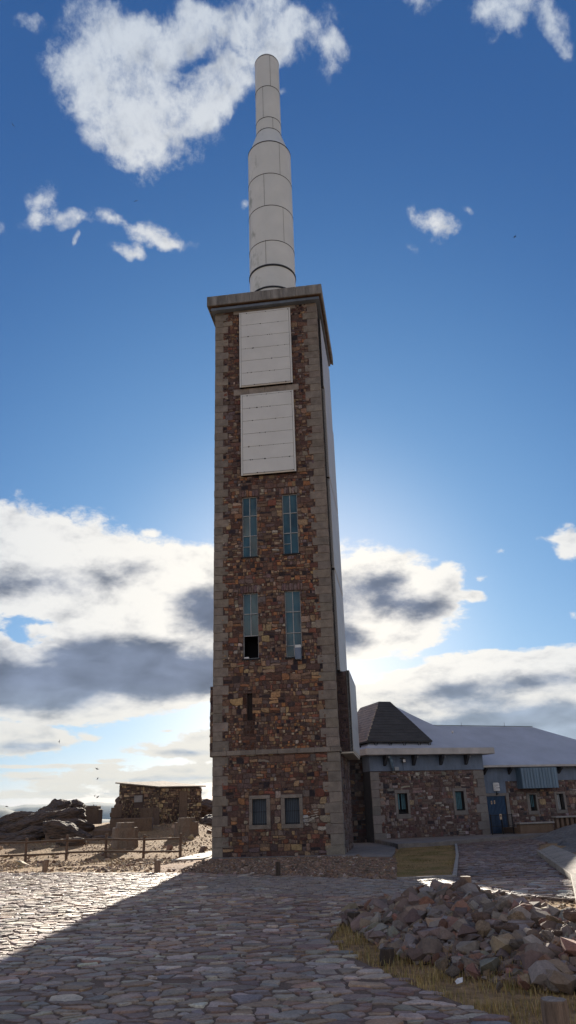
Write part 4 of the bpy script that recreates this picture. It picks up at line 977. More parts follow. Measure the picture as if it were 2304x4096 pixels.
# the bigger ones that stand out on the ridge
for x, y, s, k in [(1.88, 13.0, .15, 'rock_red'), (2.30, 12.15, .20, 'rock_mauve'), (2.46, 12.2, .13, 'rock_mauve'), (2.50, 11.3, .17, 'rock_grey'), (2.52, 10.55, .25, 'rock_grey'), (2.66, 10.3, .24, 'rock_red'), (2.78, 9.75, .17, 'rock_red'), (2.86, 9.55, .20, 'rock_tan'),
                   (3.0, 9.35, .24, 'rock_mauve'), (3.12, 9.2, .22, 'rock_grey'), (1.25, 11.5, .26, 'rock_grey'), (1.5, 12.6, .2, 'rock_mauve'), (1.75, 11.7, .22, 'rock_red'), (2.15, 10.2, .25, 'rock_mauve'), (2.1, 9.9, .2, 'rock_tan'), (1.7, 10.3, .2, 'rock_red'), (2.35, 9.75, .24, 'rock_mauve'), (1.35, 13.7, .2, 'rock_mauve'), (1.1, 13.2, .16, 'rock_tan'), (2.6, 9.0, .17, 'rock_grey'), (1.45, 9.15, .2, 'rock_tan'), (1.5, 8.8, .13, 'rock_grey'), (2.3, 8.1, .13, 'rock_grey'), (2.05, 8.15, .1, 'rock_red'), (1.8, 8.1, .09, 'rock_grey'), (2.55, 7.95, .12, 'rock_mauve')]:
    put_stone(x, y, s * .72, k, sink=.45)
while len(placed) < 292 and tries < 30000:
    tries += 1; x = rnd.uniform(.5, 4.0); y = rnd.uniform(7.7, 14.3); h = heap(x, y)
    if x > .37 * y + .35: continue
    if h < -.05: continue
    s = min(.15, .046 + rnd.expovariate(1 / .028)); 
    if y < 9.0: s *= .8
    if any((x - a) ** 2 + (y - b) ** 2 < (.62 * (s + c)) ** 2 for a, b, c in placed): continue
    put_stone(x, y, s)
# the rest of the heap: small rubble, one mesh
def small_stones(mb, n, xr, yr, keep, smin, smax, pal, seed, zf, sink=.3):
    r = random.Random(seed); k = 0; T = []
    for q in range(6):
        bm = bmesh.new()
        for _ in range(13): d = Vector((r.gauss(0, 1), r.gauss(0, 1), r.gauss(0, .8))).normalized(); bm.verts.new(d)
        bmesh.ops.convex_hull(bm, input=bm.verts[:]); bm.verts.index_update(); T.append(([v.co.copy() for v in bm.verts], [[v.index for v in f.verts] for f in bm.faces])); bm.free()
    while k < n:
        x = r.uniform(*xr); y = r.uniform(*yr); k += 1
        if not keep(x, y): continue
        s = r.uniform(smin, smax) * (1 + (r.random() < .1)); vs, fs = r.choice(T); R = Euler((r.uniform(-.5, .5), r.uniform(-.5, .5), r.uniform(0, 6.3))).to_matrix(); sc = Vector((s * r.uniform(.9, 1.4), s, s * r.uniform(.6, .95)))
        o = Vector((x, y, zf(x, y) + s * sink)); mb.add([R @ Vector((v.x * sc.x, v.y * sc.y, v.z * sc.z)) + o for v in vs], fs, pick(r, pal))
HEAP_PAL = [((.175, .13, .105), 30), ((.22, .19, .165), 25), ((.25, .14, .10), 12), ((.27, .20, .14), 14), ((.13, .095, .08), 20)]
mb = MB(); xs2 = np.arange(.2, 7, .14); ys2 = np.arange(6.8, 15, .14); n = len(xs2)
mb.add([(x, y, heap(x, y) - .05 + .03 * noise.noise(Vector((x * 5, y * 5, 0)))) for y in ys2 for x in xs2], [(j * n + i, j * n + i + 1, (j + 1) * n + i + 1, (j + 1) * n + i) for j in range(len(ys2) - 1) for i in range(n - 1)], (.10, .075, .06))
small_stones(mb, 15000, (.4, 6.6), (7.4, 14.6), lambda x, y: heap(x, y) > -.02, .02, .08, HEAP_PAL, 5, lambda x, y: heap(x, y) - .03, .5)
small_stones(mb, 3200, (3.2, 6.6), (7.4, 11.0), lambda x, y: heap(x, y) > -.02 and x > .37 * y + .3, .05, .10, HEAP_PAL, 6, lambda x, y: heap(x, y) - .02, .4)
tag(mb.build('rubble', 'pebble'), 'small loose rubble filling the heap between the larger stones', 'rubble', kind='stuff')
# gravel and scattered stones on the dirt ------------------------------
GR_PAL = [((.36, .25, .15), 30), ((.27, .18, .12), 30), ((.42, .32, .21), 18), ((.19, .13, .10), 18), ((.44, .38, .30), 5)]
def dirt1(x, y): return not inpoly(x, y, PAVE) and not inpoly(x, y, TURF) and not (-3.7 < x < 3.8 and y > 30.2) and y > 20 and not (x > 2.2 and y > 28)
mb = MB()
small_stones(mb, 5000, (-12, -3.6), (24.0, 33.5), lambda x, y: dirt1(x, y) and noise.noise(Vector((x * .6, y * .6, 7))) > -.15, .012, .04, GR_PAL, 8, gz)
small_stones(mb, 7000, (-3.6, 3.4), (20.0, 31.5), lambda x, y: dirt1(x, y), .012, .04, [((.18, .13, .10), 30), ((.13, .095, .075), 30), ((.26, .19, .145), 14), ((.21, .13, .085), 12), ((.36, .31, .26), 4)], 18, lambda x, y: .0)
small_stones(mb, 4200, (-19, -3.6), (32, 52), lambda x, y: noise.noise(Vector((x * .4, y * .4, 0))) > -.1, .012, .05, GR_PAL, 9, gz)
small_stones(mb, 60, (-16, -3.8), (29, 47), lambda x, y: not inpoly(x, y, PAVE), .06, .11, GR_PAL, 10, gz)
small_stones(mb, 5000, (-19, -3.6), (31, 50), lambda x, y: not inpoly(x, y, PAVE), .008, .02, GR_PAL, 19, gz)
small_stones(mb, 700, (2.2, 5.3), (12, 16.4), lambda x, y: not inpoly(x, y, PAVE) and heap(x, y) < 0, .012, .03, GR_PAL, 11, gz)
tag(mb.build('gravel', 'pebble'), 'loose stones and gravel strewn over the dry ground', 'gravel', kind='stuff')
# dry grass --------------------------------------------------------------
GP = [((.40, .29, .12), 30), ((.33, .24, .09), 25), ((.47, .37, .19), 18), ((.22, .17, .07), 18), ((.24, .22, .07), 9)]
def blades(mb, n, xr, yr, keep, hmin, hmax, w, seed, pal=GP, zf=gz):
    r = random.Random(seed)
    for _ in range(n):
        x = r.uniform(*xr); y = r.uniform(*yr); k = keep(x, y)
        if not k or r.random() > k: continue
        h = r.uniform(hmin, hmax) * (.5 + .5 * k); a = r.uniform(0, 2 * PI); bx, by = math.cos(a), math.sin(a); l = r.uniform(.1, .7) * h; ww = w * r.uniform(.6, 1.4); z = zf(x, y)
        px, py = -by * ww, bx * ww
        mb.add([(x - px, y - py, z - .01), (x + px, y + py, z - .01), (x + px * .7 + bx * l * .35, y + py * .7 + by * l * .35, z + h * .6), (x - px * .7 + bx * l * .35, y - py * .7 + by * l * .35, z + h * .6), (x + bx * l, y + by * l, z + h)], [(0, 1, 2, 3), (3, 2, 4)], pick(r, pal(x, y) if callable(pal) else pal))
def strip(x, y):
    if inpoly(x + .03, y, PAVE): return 0
    h = heap(x, y)
    if h > .1 or y > 13.6: return 0
    cl = noise.noise(Vector((x * 2.2, y * 2.2, 9))) * .9 + .45
    return max(0, min(1, cl)) * (1 if h < .02 else .6)
mb = MB(); blades(mb, 60000, (.3, 4.2), (5.9, 13.4), strip, .04, .15, .0028, 3, zf=lambda x, y: max(gz(x, y), min(heap(x, y), .1) - .02))
tag(mb.build('dry_grass', 'grass'), 'dry yellow grass growing between the pavement and the rubble heap', 'grass', kind='stuff')
mb = MB(); blades(mb, 26000, (1.9, 6.9), (20.1, 36), lambda x, y: (inpoly(x, y, TURF)) * max(0, min(1, .35 + noise.noise(Vector((x * 1.2, y * .7, 2))))), .01, .035, .007, 4, (lambda x, y: [((.10, .085, .03), 3), ((.14, .11, .04), 3)] if noise.noise(Vector((x * .8, y * .35, 12))) + (.25 if x < .08 * y + 2.3 else 0) > .05 else [((.30, .20, .085), 3), ((.22, .155, .06), 3), ((.40, .28, .14), 2)]), zf=lambda x, y: .0)
tag(mb.build('turf_grass', 'grass'), 'short brownish green grass on the turf panel before the house', 'grass', kind='stuff')
mb = MB(); blades(mb, 26000, (-19, -3.8), (27.0, 48), lambda x, y: (0 if inpoly(x, y, PAVE) else max(0, noise.noise(Vector((x * .5, y * .5, 4))) * 1.4)), .03, .12, .006, 6, [((.42, .32, .17), 3), ((.30, .22, .11), 2), ((.22, .17, .09), 1)])
tag(mb.build('dry_tufts', 'grass'), 'thin dry grass tufts on the sunlit dirt behind the fence', 'grass', kind='stuff')
o = rock('shrub_clump', (-10.6, 38.6, .5), (.55, .3, .2), (0, 0, 0), 41, 'low dark leafless shrub clump just behind the fence', 'shrub', mat='rock', sub=4, amp=.35); 
# small white scrap in the grass
mb = MB(); mb.add([(1.46, 8.36, .02), (1.52, 8.37, .035), (1.53, 8.40, .07), (1.48, 8.41, .06), (1.45, 8.39, .04)], [(0, 1, 2, 3, 4)]); mb.add([(1.46, 8.37, .018), (1.52, 8.38, .033), (1.53, 8.41, .068), (1.48, 8.42, .058)], [(0, 3, 2, 1)])
tag(mb.build('paper_scrap', 'white'), 'tiny crumpled white scrap in the dry grass below the heap', 'litter')
# birds -------------------------------------------------------------------
def bird_mesh(flap):
    mb = MB(); prof = [(.0, -.10), (.012, -.085), (.02, -.03), (.017, .03), (.006, .08), (0.001, .09)]; n = 8
    vs = [(r * math.cos(2 * PI * i / n), y, r * .9 * math.sin(2 * PI * i / n)) for r, y in prof for i in range(n)]
    mb.add(vs, [(k * n + i, k * n + (i + 1) % n, (k + 1) * n + (i + 1) % n, (k + 1) * n + i) for k in range(len(prof) - 1) for i in range(n)], smooth=True)
    for s in (-1, 1):
        P = [(0.0, -.045), (.07 * s, -.075), (.20 * s, .03), (.11 * s, .005), (.0, .035)]
        up_ = [(x, y, .005 + abs(x) * flap) for x, y in P]; mb.add(up_ + [(x, y, z - .006) for x, y, z in up_], [(0, 1, 2, 3, 4), (9, 8, 7, 6, 5)] + [(i, (i + 1) % 5, 5 + (i + 1) % 5, 5 + i) for i in range(5)])
    mb.add([(0, .07, .002), (.03, .125, .002), (0, .10, .002), (-.03, .125, .002), (0, .07, -.003), (.03, .125, -.003), (0, .10, -.003), (-.03, .125, -.003)], [(0, 1, 2, 3), (7, 6, 5, 4), (0, 4, 5, 1), (1, 5, 6, 2), (2, 6, 7, 3), (3, 7, 4, 0)])
    return mb
BD = [((-19.11, 40.74, 48.57), (.6, .5, 1.0), 'dark swift in the upper left sky, highest of the flock near the left edge', 1.0),
      ((-10.54, 43.75, 44.03), (.9, -.5, .2), 'dark swift in the blue below the big upper cloud', 1.15),
      ((16.27, 41.96, 38.04), (.5, .3, 2.4), 'dark swift in the right half of the sky', .7),
      ((-21.8, 87.3, 6.5), (1.2, .3, .5), 'swift above the low cloud streaks, uppermost of the group left of the hut', 1.3),
      ((-21.7, 87.4, 5.5), (1.2, .8, 2.5), 'swift above the left corner of the hut, second of its group', 1.),
      ((-21.9, 87.3, 3.7), (1.1, -.4, 1.5), 'swift low over the hills, left one of the lowest pair', 1.),
      ((-21.6, 87.4, 3.6), (1.2, .6, 2.9), 'swift low over the hills, right one of the lowest pair', 1.2),
      ((-15.19, 42.36, 2.25), (1.1, .2, .4), 'swift over the far blue hills at the left edge', .5),
      ((-12.94, 43.1, 5.48), (1.0, .9, 1.8), 'swift inside the low grey cloud at the left', .7)]
for i, (p, r, lab, s) in enumerate(BD):
    o = bird_mesh([.25, -.15, .4][i % 3]).build('bird', 'bird'); o.location = p; o.rotation_euler = r; o.scale = (s, s, s); tag(o, lab, 'bird', 'swifts flying over the hilltop')
# far hills ----------------------------------------------------------------
def ridge(name, D, tab, seed, wob):
    mb = MB(); N = 420; a0, a1 = -80, 80; rows = [(0, -700), (.0, None), (.12, .35), (.3, -.2)]
    vs = []
    for i in range(N + 1):
        a = a0 + (a1 - a0) * i / N; h = lerp_tab(tab, a) + wob * noise.fractal(Vector((a * .35 + seed, 0, seed)), .9, 2.1, 5)
        ar = rad(a); s, c = math.sin(ar), math.cos(ar)
        for dd, z in ((-.16, -600), (-.08, h * .42 - 160), (-.03, h * .8 - 30), (0, h), (.05, h * .6 - 60), (.14, -600)):
            vs.append((s * D * (1 + dd), c * D * (1 + dd), z + (wob * .5 * noise.noise(Vector((a * 1.7, dd * 30, seed))) if z != h else 0)))
    mb.add(vs, [(i * 6 + k, (i + 1) * 6 + k, (i + 1) * 6 + k + 1, i * 6 + k + 1) for i in range(N) for k in range(5)], smooth=True)
    tag(mb.build(name, 'hill'), kind='structure')
ridge('hills', 20000, [(-80, 250), (-24, 200), (-21, 315), (-20.1, 322), (-19.3, 262), (-18.8, 318), (-17, 310), (-15.5, 270), (-14.1, 334), (-13.1, 300), (-11, 240), (-5, 260), (20, 200), (80, 150)], 2.2, 10)
ridge('hills', 13500, [(-80, 100), (-24, 120), (-21, 190), (-19.8, 176), (-19.2, 120), (-18, 20), (-10, -80), (80, -80)], 7.7, 8)

# ================================================================ SKY, SUN, CAMERA
CLOUD = [(-15.31,52.26,5.4,2.61,6.5,0.882),(-17.6,50.19,3.46,2.69,7.8,0.784),(-15.62,48.36,3.63,2.1,6.8,1.078),(-12.94,46.37,1.9,1.58,5.4,0.855),(-10.59,48.96,4.35,2.11,4.2,1.078),(-6.63,50.81,3.69,1.71,2.2,0.98),(-3.94,51.89,2.51,1.12,0.9,0.784),(-16.34,53.85,5.27,1.47,7.0,0.6859999999999999),(-11.36,53.93,3.77,1.69,4.5,0.833),(-13.87,50.18,4.73,2.5,5.8,0.588),(-3.69,54.29,6.02,1.59,0.8,0.9309999999999999),(-1.3,54.73,3.91,1.26,-0.3,0.6859999999999999),(0.1,52.78,2.97,0.99,-1.0,0.539),(0.6,53.85,3.65,1.5,-1.2,0.833),(4.1,54.37,3.66,1.27,-2.8,0.735),(6.22,52.51,1.89,1.1,-4.0,0.882),(7.59,53.18,1.68,0.65,-4.6,0.784),(-6.72,54.84,3.88,0.73,2.3,0.588),(-21.48,51.37,2.26,1.08,9.8,0.34299999999999997),(-24.6,52.52,1.3,0.38,11.4,0.441),(15.5,53.67,1.83,0.85,-8.5,0.784),(18.06,53.9,1.6,0.42,-9.8,0.392),(22.83,51.18,1.85,1.04,-12.7,0.98),(25.7,51.15,1.98,1.03,-14.3,0.98),(24.56,50.03,0.9,0.48,-13.8,0.6859999999999999),(28.07,49.78,1.44,0.98,-15.9,0.882),(21.45,53.0,1.08,0.47,-11.7,0.539),(28.44,48.53,1.01,0.44,-16.2,0.294),(-21.86,42.06,1.15,1.05,9.9,0.6649999999999999),(-22.0,40.76,1.61,0.46,9.9,0.57),(-19.62,40.89,1.3,0.64,8.6,0.7124999999999999),(-25.02,39.93,0.51,0.55,11.5,0.76),(-18.61,39.68,0.34,0.36,8.0,0.475),(-15.28,41.46,2.21,0.72,6.4,0.8075),(-11.27,41.1,1.9,0.95,4.3,0.95),(-9.35,40.7,1.32,0.64,3.3,0.9025),(-13.86,39.5,1.35,0.53,5.5,0.6174999999999999),(-12.71,39.39,0.71,0.4,4.9,0.57),(-3.36,44.54,0.54,0.41,0.5,0.475),(14.43,40.85,1.79,0.78,-8.6,0.95),(-6.63,50.81,3.49,1.71,2.2,0.98),(12.32,39.47,0.64,0.37,-7.5,0.33249999999999996),(17.5,41.31,0.63,0.31,-10.2,0.33249999999999996),(0.58,50.48,0.5,0.23,-1.3,0.392),(-20.83,17.64,3.34,3.1,4.4,1.3),(-16.88,18.34,3.65,2.45,3.4,1.3),(-19.21,15.49,4.47,2.54,3.3,1.4),(-12.91,16.49,4.76,2.77,1.8,1.4),(-9.26,15.69,4.24,2.79,0.7,1.4),(-6.19,13.49,3.33,3.8,-0.4,1.4),(-7.66,11.17,3.85,2.59,-0.3,1.3),(-12.16,13.46,4.69,1.73,1.0,1.1),(-22.95,19.15,1.92,1.68,5.6,0.9),(-5.29,16.44,4.02,2.67,-0.3,1.2),(-14.82,9.73,7.25,2.93,0.7,1.5),(-18.86,8.7,4.54,2.17,1.1,1.4),(-9.09,9.47,4.65,1.99,-0.3,1.3),(-5.27,9.71,2.96,2.01,-0.9,1.2),(-21.21,10.94,1.19,1.5,2.3,0.9),(-15.49,7.24,5.46,0.82,0.2,0.9),(-11.09,19.78,0.68,0.35,1.8,0.6),(-21.15,21.87,0.46,0.28,5.8,0.35),(-1.01,13.41,5.49,3.82,-1.5,1.3),(4.59,14.97,4.6,3.1,-2.9,1.4),(8.29,15.34,3.79,2.21,-3.9,1.3),(10.72,13.99,2.37,2.04,-4.3,1.2),(6.22,12.23,3.3,1.89,-3.1,1.3),(4.08,11.76,2.41,1.46,-2.6,1.1),(9.34,12.05,1.77,1.01,-3.7,0.8),(13.86,14.25,0.93,0.35,-5.2,0.75),(12.31,16.2,0.95,0.88,-5.1,0.5),(14.45,15.42,0.58,0.23,-5.6,0.5),(21.31,17.61,1.05,1.18,-8.3,1.1),(19.95,17.95,0.85,0.28,-7.9,0.6),(16.08,17.28,0.44,0.29,-6.5,0.6),(20.8,12.46,0.4,0.33,-6.5,0.5),(7.15,7.03,2.74,1.26,-2.6,1.2),(10.16,8.43,3.58,1.55,-3.3,1.4),(13.58,8.49,3.77,1.53,-3.8,1.4),(17.21,8.65,3.65,1.38,-4.5,1.4),(20.04,8.69,2.62,1.36,-5.0,1.4),(10.39,6.46,3.67,1.52,-2.9,1.3),(14.81,6.08,5.7,2.17,-3.4,1.5),(18.72,5.3,4.15,2.39,-3.6,1.5),(4.7,7.28,1.31,1.27,-2.3,1.0),(11.6,4.62,5.51,1.62,-2.7,0.8999999999999999),(18.1,2.98,4.11,1.82,-2.8,0.8999999999999999),(1.74,6.69,2.34,0.84,-1.9,0.9),(-19.56,5.05,2.71,0.94,-0.1,0.8999999999999999),(-17.22,5.15,2.25,0.64,-0.2,0.8250000000000001),(-14.2,5.16,0.6,0.22,-0.5,0.44999999999999996),(-20.66,5.75,1.28,0.52,0.3,0.6000000000000001),(-8.95,4.25,3.09,0.54,-1.1,0.75),(-6.69,4.75,1.85,0.96,-1.2,0.8250000000000001),(-19.66,3.45,1.28,0.15,-0.6,0.6000000000000001),(-15.22,3.34,2.94,0.18,-0.9,0.6000000000000001),(-12.53,3.67,1.64,0.16,-1.0,0.5249999999999999),(-18.83,2.78,2.31,0.31,-0.9,0.7124999999999999),(-16.46,2.35,3.41,0.31,-1.1,0.675),(-11.11,2.63,4.66,0.63,-1.2,0.75),(-7.51,2.68,2.52,0.59,-1.4,0.75),(-13.77,1.65,5.87,0.41,-1.4,0.6000000000000001),(-8.32,1.51,3.04,0.42,-1.5,0.6000000000000001),(-2.7,2.96,4.26,1.08,-1.6,0.75),(-18.71,1.51,3.05,0.25,-1.3,0.44999999999999996),(-9.27,5.7,0.51,0.14,-0.8,0.375),(-4.11,5.18,2.3,0.69,-1.4,0.6000000000000001),(4.46,3.55,5.67,1.36,-2.0,0.6000000000000001),(7.15,1.85,8.3,1.33,-1.9,0.675)]
HOLE = [(-10.14,51.4,1.22,0.58,4.0,0.6),(-8.97,52.63,1.42,0.66,3.4,0.5),(6.35,9.97,4.42,0.46,-2.8,0.7),(-18.43,13.05,2.49,0.34,2.3,0.45),(-20.39,12.07,0.97,0.66,2.5,0.7),(-12.63,51.87,0.81,0.55,5.2,0.2),(17.64,6.92,0.8,0.16,-4.0,0.3),(-2.94,6.55,8.68,0.84,-1.4,0.5)]
DARK = [(-20.06,15.58,3.6,1.18,3.5,0.5),(-16.12,16.07,2.6,1.29,2.6,0.45),(-12.33,16.94,2.1,0.88,1.7,0.35),(-14.82,9.73,7.12,2.23,0.7,1.3),(-19.35,8.29,4.5,1.35,1.0,1.1),(-9.08,9.32,3.78,1.28,-0.3,1.0),(-6.65,13.93,2.27,1.76,-0.2,0.9),(-7.73,15.26,1.83,0.88,0.2,0.35),(-12.92,11.16,4.59,1.14,0.7,0.7),(-5.27,10.0,2.67,1.44,-0.9,0.8),(5.97,15.04,2.9,1.62,-3.3,0.8),(9.79,13.62,2.68,1.02,-4.0,0.85),(8.32,15.63,1.82,0.88,-3.9,0.4),(4.68,11.67,1.35,0.81,-2.7,0.55),(-1.01,13.41,4.58,2.94,-1.5,0.8),(3.56,13.24,1.82,1.76,-2.6,0.4),(11.62,7.36,3.94,0.78,-3.3,0.8),(16.16,7.96,4.08,0.66,-4.1,0.7),(19.43,8.19,2.37,0.54,-4.7,0.6),(16.06,5.33,5.87,1.34,-3.3,1.2),(19.15,4.74,3.09,1.58,-3.5,1.1),(11.43,8.21,1.7,0.56,-3.4,0.4),(7.82,6.44,1.72,0.42,-2.6,0.4),(12.97,4.55,6.0,1.08,-2.8,1.0),(-19.65,4.66,2.57,0.42,-0.2,0.9),(-17.18,4.78,1.59,0.24,-0.3,0.6),(-7.54,4.16,2.55,0.24,-1.2,0.7),(-11.1,2.32,4.38,0.21,-1.3,0.6),(-7.5,2.42,2.24,0.19,-1.4,0.5),(-16.19,2.17,3.15,0.1,-1.2,0.5),(-18.56,2.57,2.05,0.1,-0.9,0.5),(-13.76,1.5,5.33,0.15,-1.4,0.35),(-14.1,48.53,2.32,1.17,6.0,0.15),(-7.91,52.21,2.49,0.66,2.9,0.15)]

EV = 1.6
SKYC = ((.69, .98), (.71, .76), (.91, .60))
HAZE = 1.1e-5

SUN_EL, SUN_AZ = 14.35, .6
w = bpy.data.worlds.new('World'); scene.world = w; w.use_nodes = True; nt = w.node_tree; nt.nodes.clear()
L = nt.links.new
def val(v): n = nd(nt, 'ShaderNodeValue'); n.outputs[0].default_value = v; return n.outputs[0]
def math_(op, a, b=None, c=None, clamp=False):
    n = nd(nt, 'ShaderNodeMath', operation=op); n.use_clamp = clamp
    for s, v in zip(n.inputs, (a, b, c)):
        if v is None: continue
        if hasattr(v, 'links'): L(v, s)
        else: s.default_value = v
    return n.outputs[0]
sky = nd(nt, 'ShaderNodeTexSky'); sky.sky_type = 'NISHITA'; sky.sun_disc = False; sky.sun_elevation = rad(SUN_EL); sky.sun_rotation = rad(SUN_AZ)
sky.altitude = 1700; sky.air_density = 1.0; sky.dust_density = .35; sky.ozone_density = 2.2
geo = nd(nt, 'ShaderNodeTexCoord'); sep = nd(nt, 'ShaderNodeSeparateXYZ'); L(geo.outputs['Generated'], sep.inputs[0])
az = math_('MULTIPLY', math_('ARCTAN2', sep.outputs[0], sep.outputs[1]), 180 / PI); el = math_('MULTIPLY', math_('ARCSINE', sep.outputs[2]), 180 / PI)
comb = nd(nt, 'ShaderNodeCombineXYZ'); L(az, comb.inputs[0]); L(el, comb.inputs[1]); AE = comb.outputs[0]
# warped coordinates so that blob outlines are ragged
def wn(scale, detail, rough, vec, dist=0):
    n = nd(nt, 'ShaderNodeTexNoise'); n.inputs['Scale'].default_value = scale; n.inputs['Detail'].default_value = detail; n.inputs['Roughness'].default_value = rough; n.inputs['Distortion'].default_value = dist; L(vec, n.inputs['Vector']); return n
# noise gets finer and flatter towards the horizon: perspective of a cloud layer
kk = math_('DIVIDE', 1.0, math_('ADD', math_('MULTIPLY', math_('MAXIMUM', el, 0.), .028), .16))
c2 = nd(nt, 'ShaderNodeCombineXYZ'); L(math_('MULTIPLY', az, .50), c2.inputs[0]); L(math_('ADD', math_('MULTIPLY', math_('LOGARITHM', math_('ADD', math_('MAXIMUM', el, 0.), 3.), 2.718), 6.), math_('MULTIPLY', el, .55)), c2.inputs[1]); NV = c2.outputs[0]
w1 = wn(.22, 4, .55, NV); sub = nd(nt, 'ShaderNodeVectorMath', operation='SUBTRACT'); L(w1.outputs['Color'], sub.inputs[0]); sub.inputs[1].default_value = (.5, .5, .5)
scl = nd(nt, 'ShaderNodeVectorMath', operation='SCALE'); L(sub.outputs[0], scl.inputs[0]); L(math_('ADD', math_('MULTIPLY', math_('MAXIMUM', el, 0.), .12), .25), scl.inputs['Scale'])
fl2 = nd(nt, 'ShaderNodeVectorMath', operation='MULTIPLY'); L(scl.outputs[0], fl2.inputs[0]); fl2.inputs[1].default_value = (1, 1, 0)
addv = nd(nt, 'ShaderNodeVectorMath', operation='ADD'); L(AE, addv.inputs[0]); L(fl2.outputs[0], addv.inputs[1]); WAE = addv.outputs[0]
def field(blobs, vec, gain=1.5):
    tot = None
    for (a, e, ra, re_, rot, wt) in blobs:
        mp = nd(nt, 'ShaderNodeMapping', vector_type='TEXTURE'); mp.inputs['Location'].default_value = (a, e, 0); mp.inputs['Rotation'].default_value = (0, 0, rad(rot)); mp.inputs['Scale'].default_value = (ra * 1.45, re_ * 1.45, 1)
        L(vec, mp.inputs[0]); g = nd(nt, 'ShaderNodeTexGradient', gradient_type='SPHERICAL'); L(mp.outputs[0], g.inputs[0])
        tot = math_('MULTIPLY_ADD', g.outputs['Fac'], wt * gain, tot if tot is not None else 0.)
    return tot
Dn = field(CLOUD, WAE); Hn = field(HOLE, WAE, 1.5); Kn = field(DARK, WAE, 1.5)
D = math_('SUBTRACT', math_('MINIMUM', Dn, 1.5), Hn)
fb = wn(.8, 10, .66, NV, .2); fb2 = wn(3.0, 7, .7, NV, .3)
def puffs(vec):
    v_ = nd(nt, 'ShaderNodeTexVoronoi', feature='F1'); v_.inputs['Scale'].default_value = .55; v_.inputs['Detail'].default_value = 5; v_.inputs['Roughness'].default_value = .62; v_.inputs['Lacunarity'].default_value = 2.3; v_.normalize = True
    L(vec, v_.inputs['Vector']); return v_.outputs['Distance']
wv = nd(nt, 'ShaderNodeVectorMath', operation='MULTIPLY_ADD'); L(w1.outputs['Color'], wv.inputs[0]); wv.inputs[1].default_value = (1.6, 1.6, 0); L(NV, wv.inputs[2])
up_v = nd(nt, 'ShaderNodeVectorMath', operation='ADD'); L(wv.outputs[0], up_v.inputs[0]); up_v.inputs[1].default_value = (0, .28, 0)
pf = puffs(wv.outputs[0]); pf2 = puffs(up_v.outputs[0])
relief = math_('SUBTRACT', pf2, pf)
nz = math_('ADD', math_('MULTIPLY', math_('SUBTRACT', .33, pf), 2.4), math_('ADD', math_('MULTIPLY', math_('SUBTRACT', fb.outputs['Fac'], .5), 2.2), math_('MULTIPLY', math_('SUBTRACT', fb2.outputs['Fac'], .5), .8)))
nz = math_('MAXIMUM', nz, -1.0)
Fd = math_('ADD', D, math_('MULTIPLY', nz, math_('MULTIPLY', D, 3.0, clamp=True)))
# unseen clouds outside the view: loose broken cumulus added to lift the shade
behind = wn(.16, 7, .6, NV, .2); bm_ = nd(nt, 'ShaderNodeMapRange'); bm_.inputs[1].default_value = 32.; bm_.inputs[2].default_value = 50.; L(math_('ABSOLUTE', az), bm_.inputs[0])
bz = nd(nt, 'ShaderNodeMapRange'); bz.inputs[1].default_value = 57.; bz.inputs[2].default_value = 64.; L(el, bz.inputs[0])
bmask = math_('MAXIMUM', bm_.outputs[0], bz.outputs[0])
Bf = math_('MULTIPLY', math_('MULTIPLY', math_('SUBTRACT', behind.outputs['Fac'], .435), 7.), bmask)
Ft = math_('MAXIMUM', Fd, Bf)
al = nd(nt, 'ShaderNodeMapRange', interpolation_type='SMOOTHSTEP'); al.inputs[1].default_value = .22; L(math_('MULTIPLY_ADD', math_('MAXIMUM', el, 0.), .024, .65), al.inputs[2]); L(Ft, al.inputs[0])
up0 = nd(nt, 'ShaderNodeMapRange'); up0.inputs[1].default_value = -.4; up0.inputs[2].default_value = .6; L(el, up0.inputs[0])
alpha = math_('MULTIPLY', al.outputs[0], math_('MULTIPLY', up0.outputs[0], .97))
# thickness: where the cloud is thick it is grey underneath, thin rims glow
fs = wn(.5, 3, .5, NV, .3)
cn = math_('ADD', math_('MULTIPLY', relief, -1.6), math_('ADD', math_('MULTIPLY', math_('SUBTRACT', fs.outputs['Fac'], .5), 2.4), math_('MULTIPLY', math_('SUBTRACT', fb2.outputs['Fac'], .5), .3)))
sh = math_('ADD', math_('ADD', Kn, cn), math_('MULTIPLY', math_('SUBTRACT', Ft, 1.0), .36))
shs = nd(nt, 'ShaderNodeMapRange', interpolation_type='SMOOTHSTEP'); shs.inputs[1].default_value = .0; shs.inputs[2].default_value = 1.58; L(sh, shs.inputs[0])
SXE = .05 * 2 ** EV                                   # strength times exposure, so colours below read as displayed values
def disp(c): return tuple(v / SXE for v in c)
# angle to the sun
sd = (math.sin(rad(SUN_AZ)) * math.cos(rad(SUN_EL)), math.cos(rad(SUN_AZ)) * math.cos(rad(SUN_EL)), math.sin(rad(SUN_EL)))
dot = nd(nt, 'ShaderNodeVectorMath', operation='DOT_PRODUCT'); L(geo.outputs['Generated'], dot.inputs[0]); dot.inputs[1].default_value = sd
ang = math_('MULTIPLY', math_('ARCCOSINE', dot.outputs['Value']), 180 / PI)
near = nd(nt, 'ShaderNodeMapRange'); near.inputs[1].default_value = 42.; near.inputs[2].default_value = 6.; L(ang, near.inputs[0])
bright = mix_rgb(nt, 'MIX', near.outputs[0], disp((.60, .66, .74)), disp((1.08, 1.03, .94)))
back = nd(nt, 'ShaderNodeMapRange'); back.inputs[1].default_value = 48.; back.inputs[2].default_value = 85.; L(ang, back.inputs[0])
bright = mix_rgb(nt, 'MIX', back.outputs[0], bright, disp((1.72, 1.48, 1.2)))  # unseen clouds made brighter and warmer as fill for the shaded fronts
grey = mix_rgb(nt, 'MIX', near.outputs[0], disp((.20, .24, .33)), disp((.155, .185, .26)))
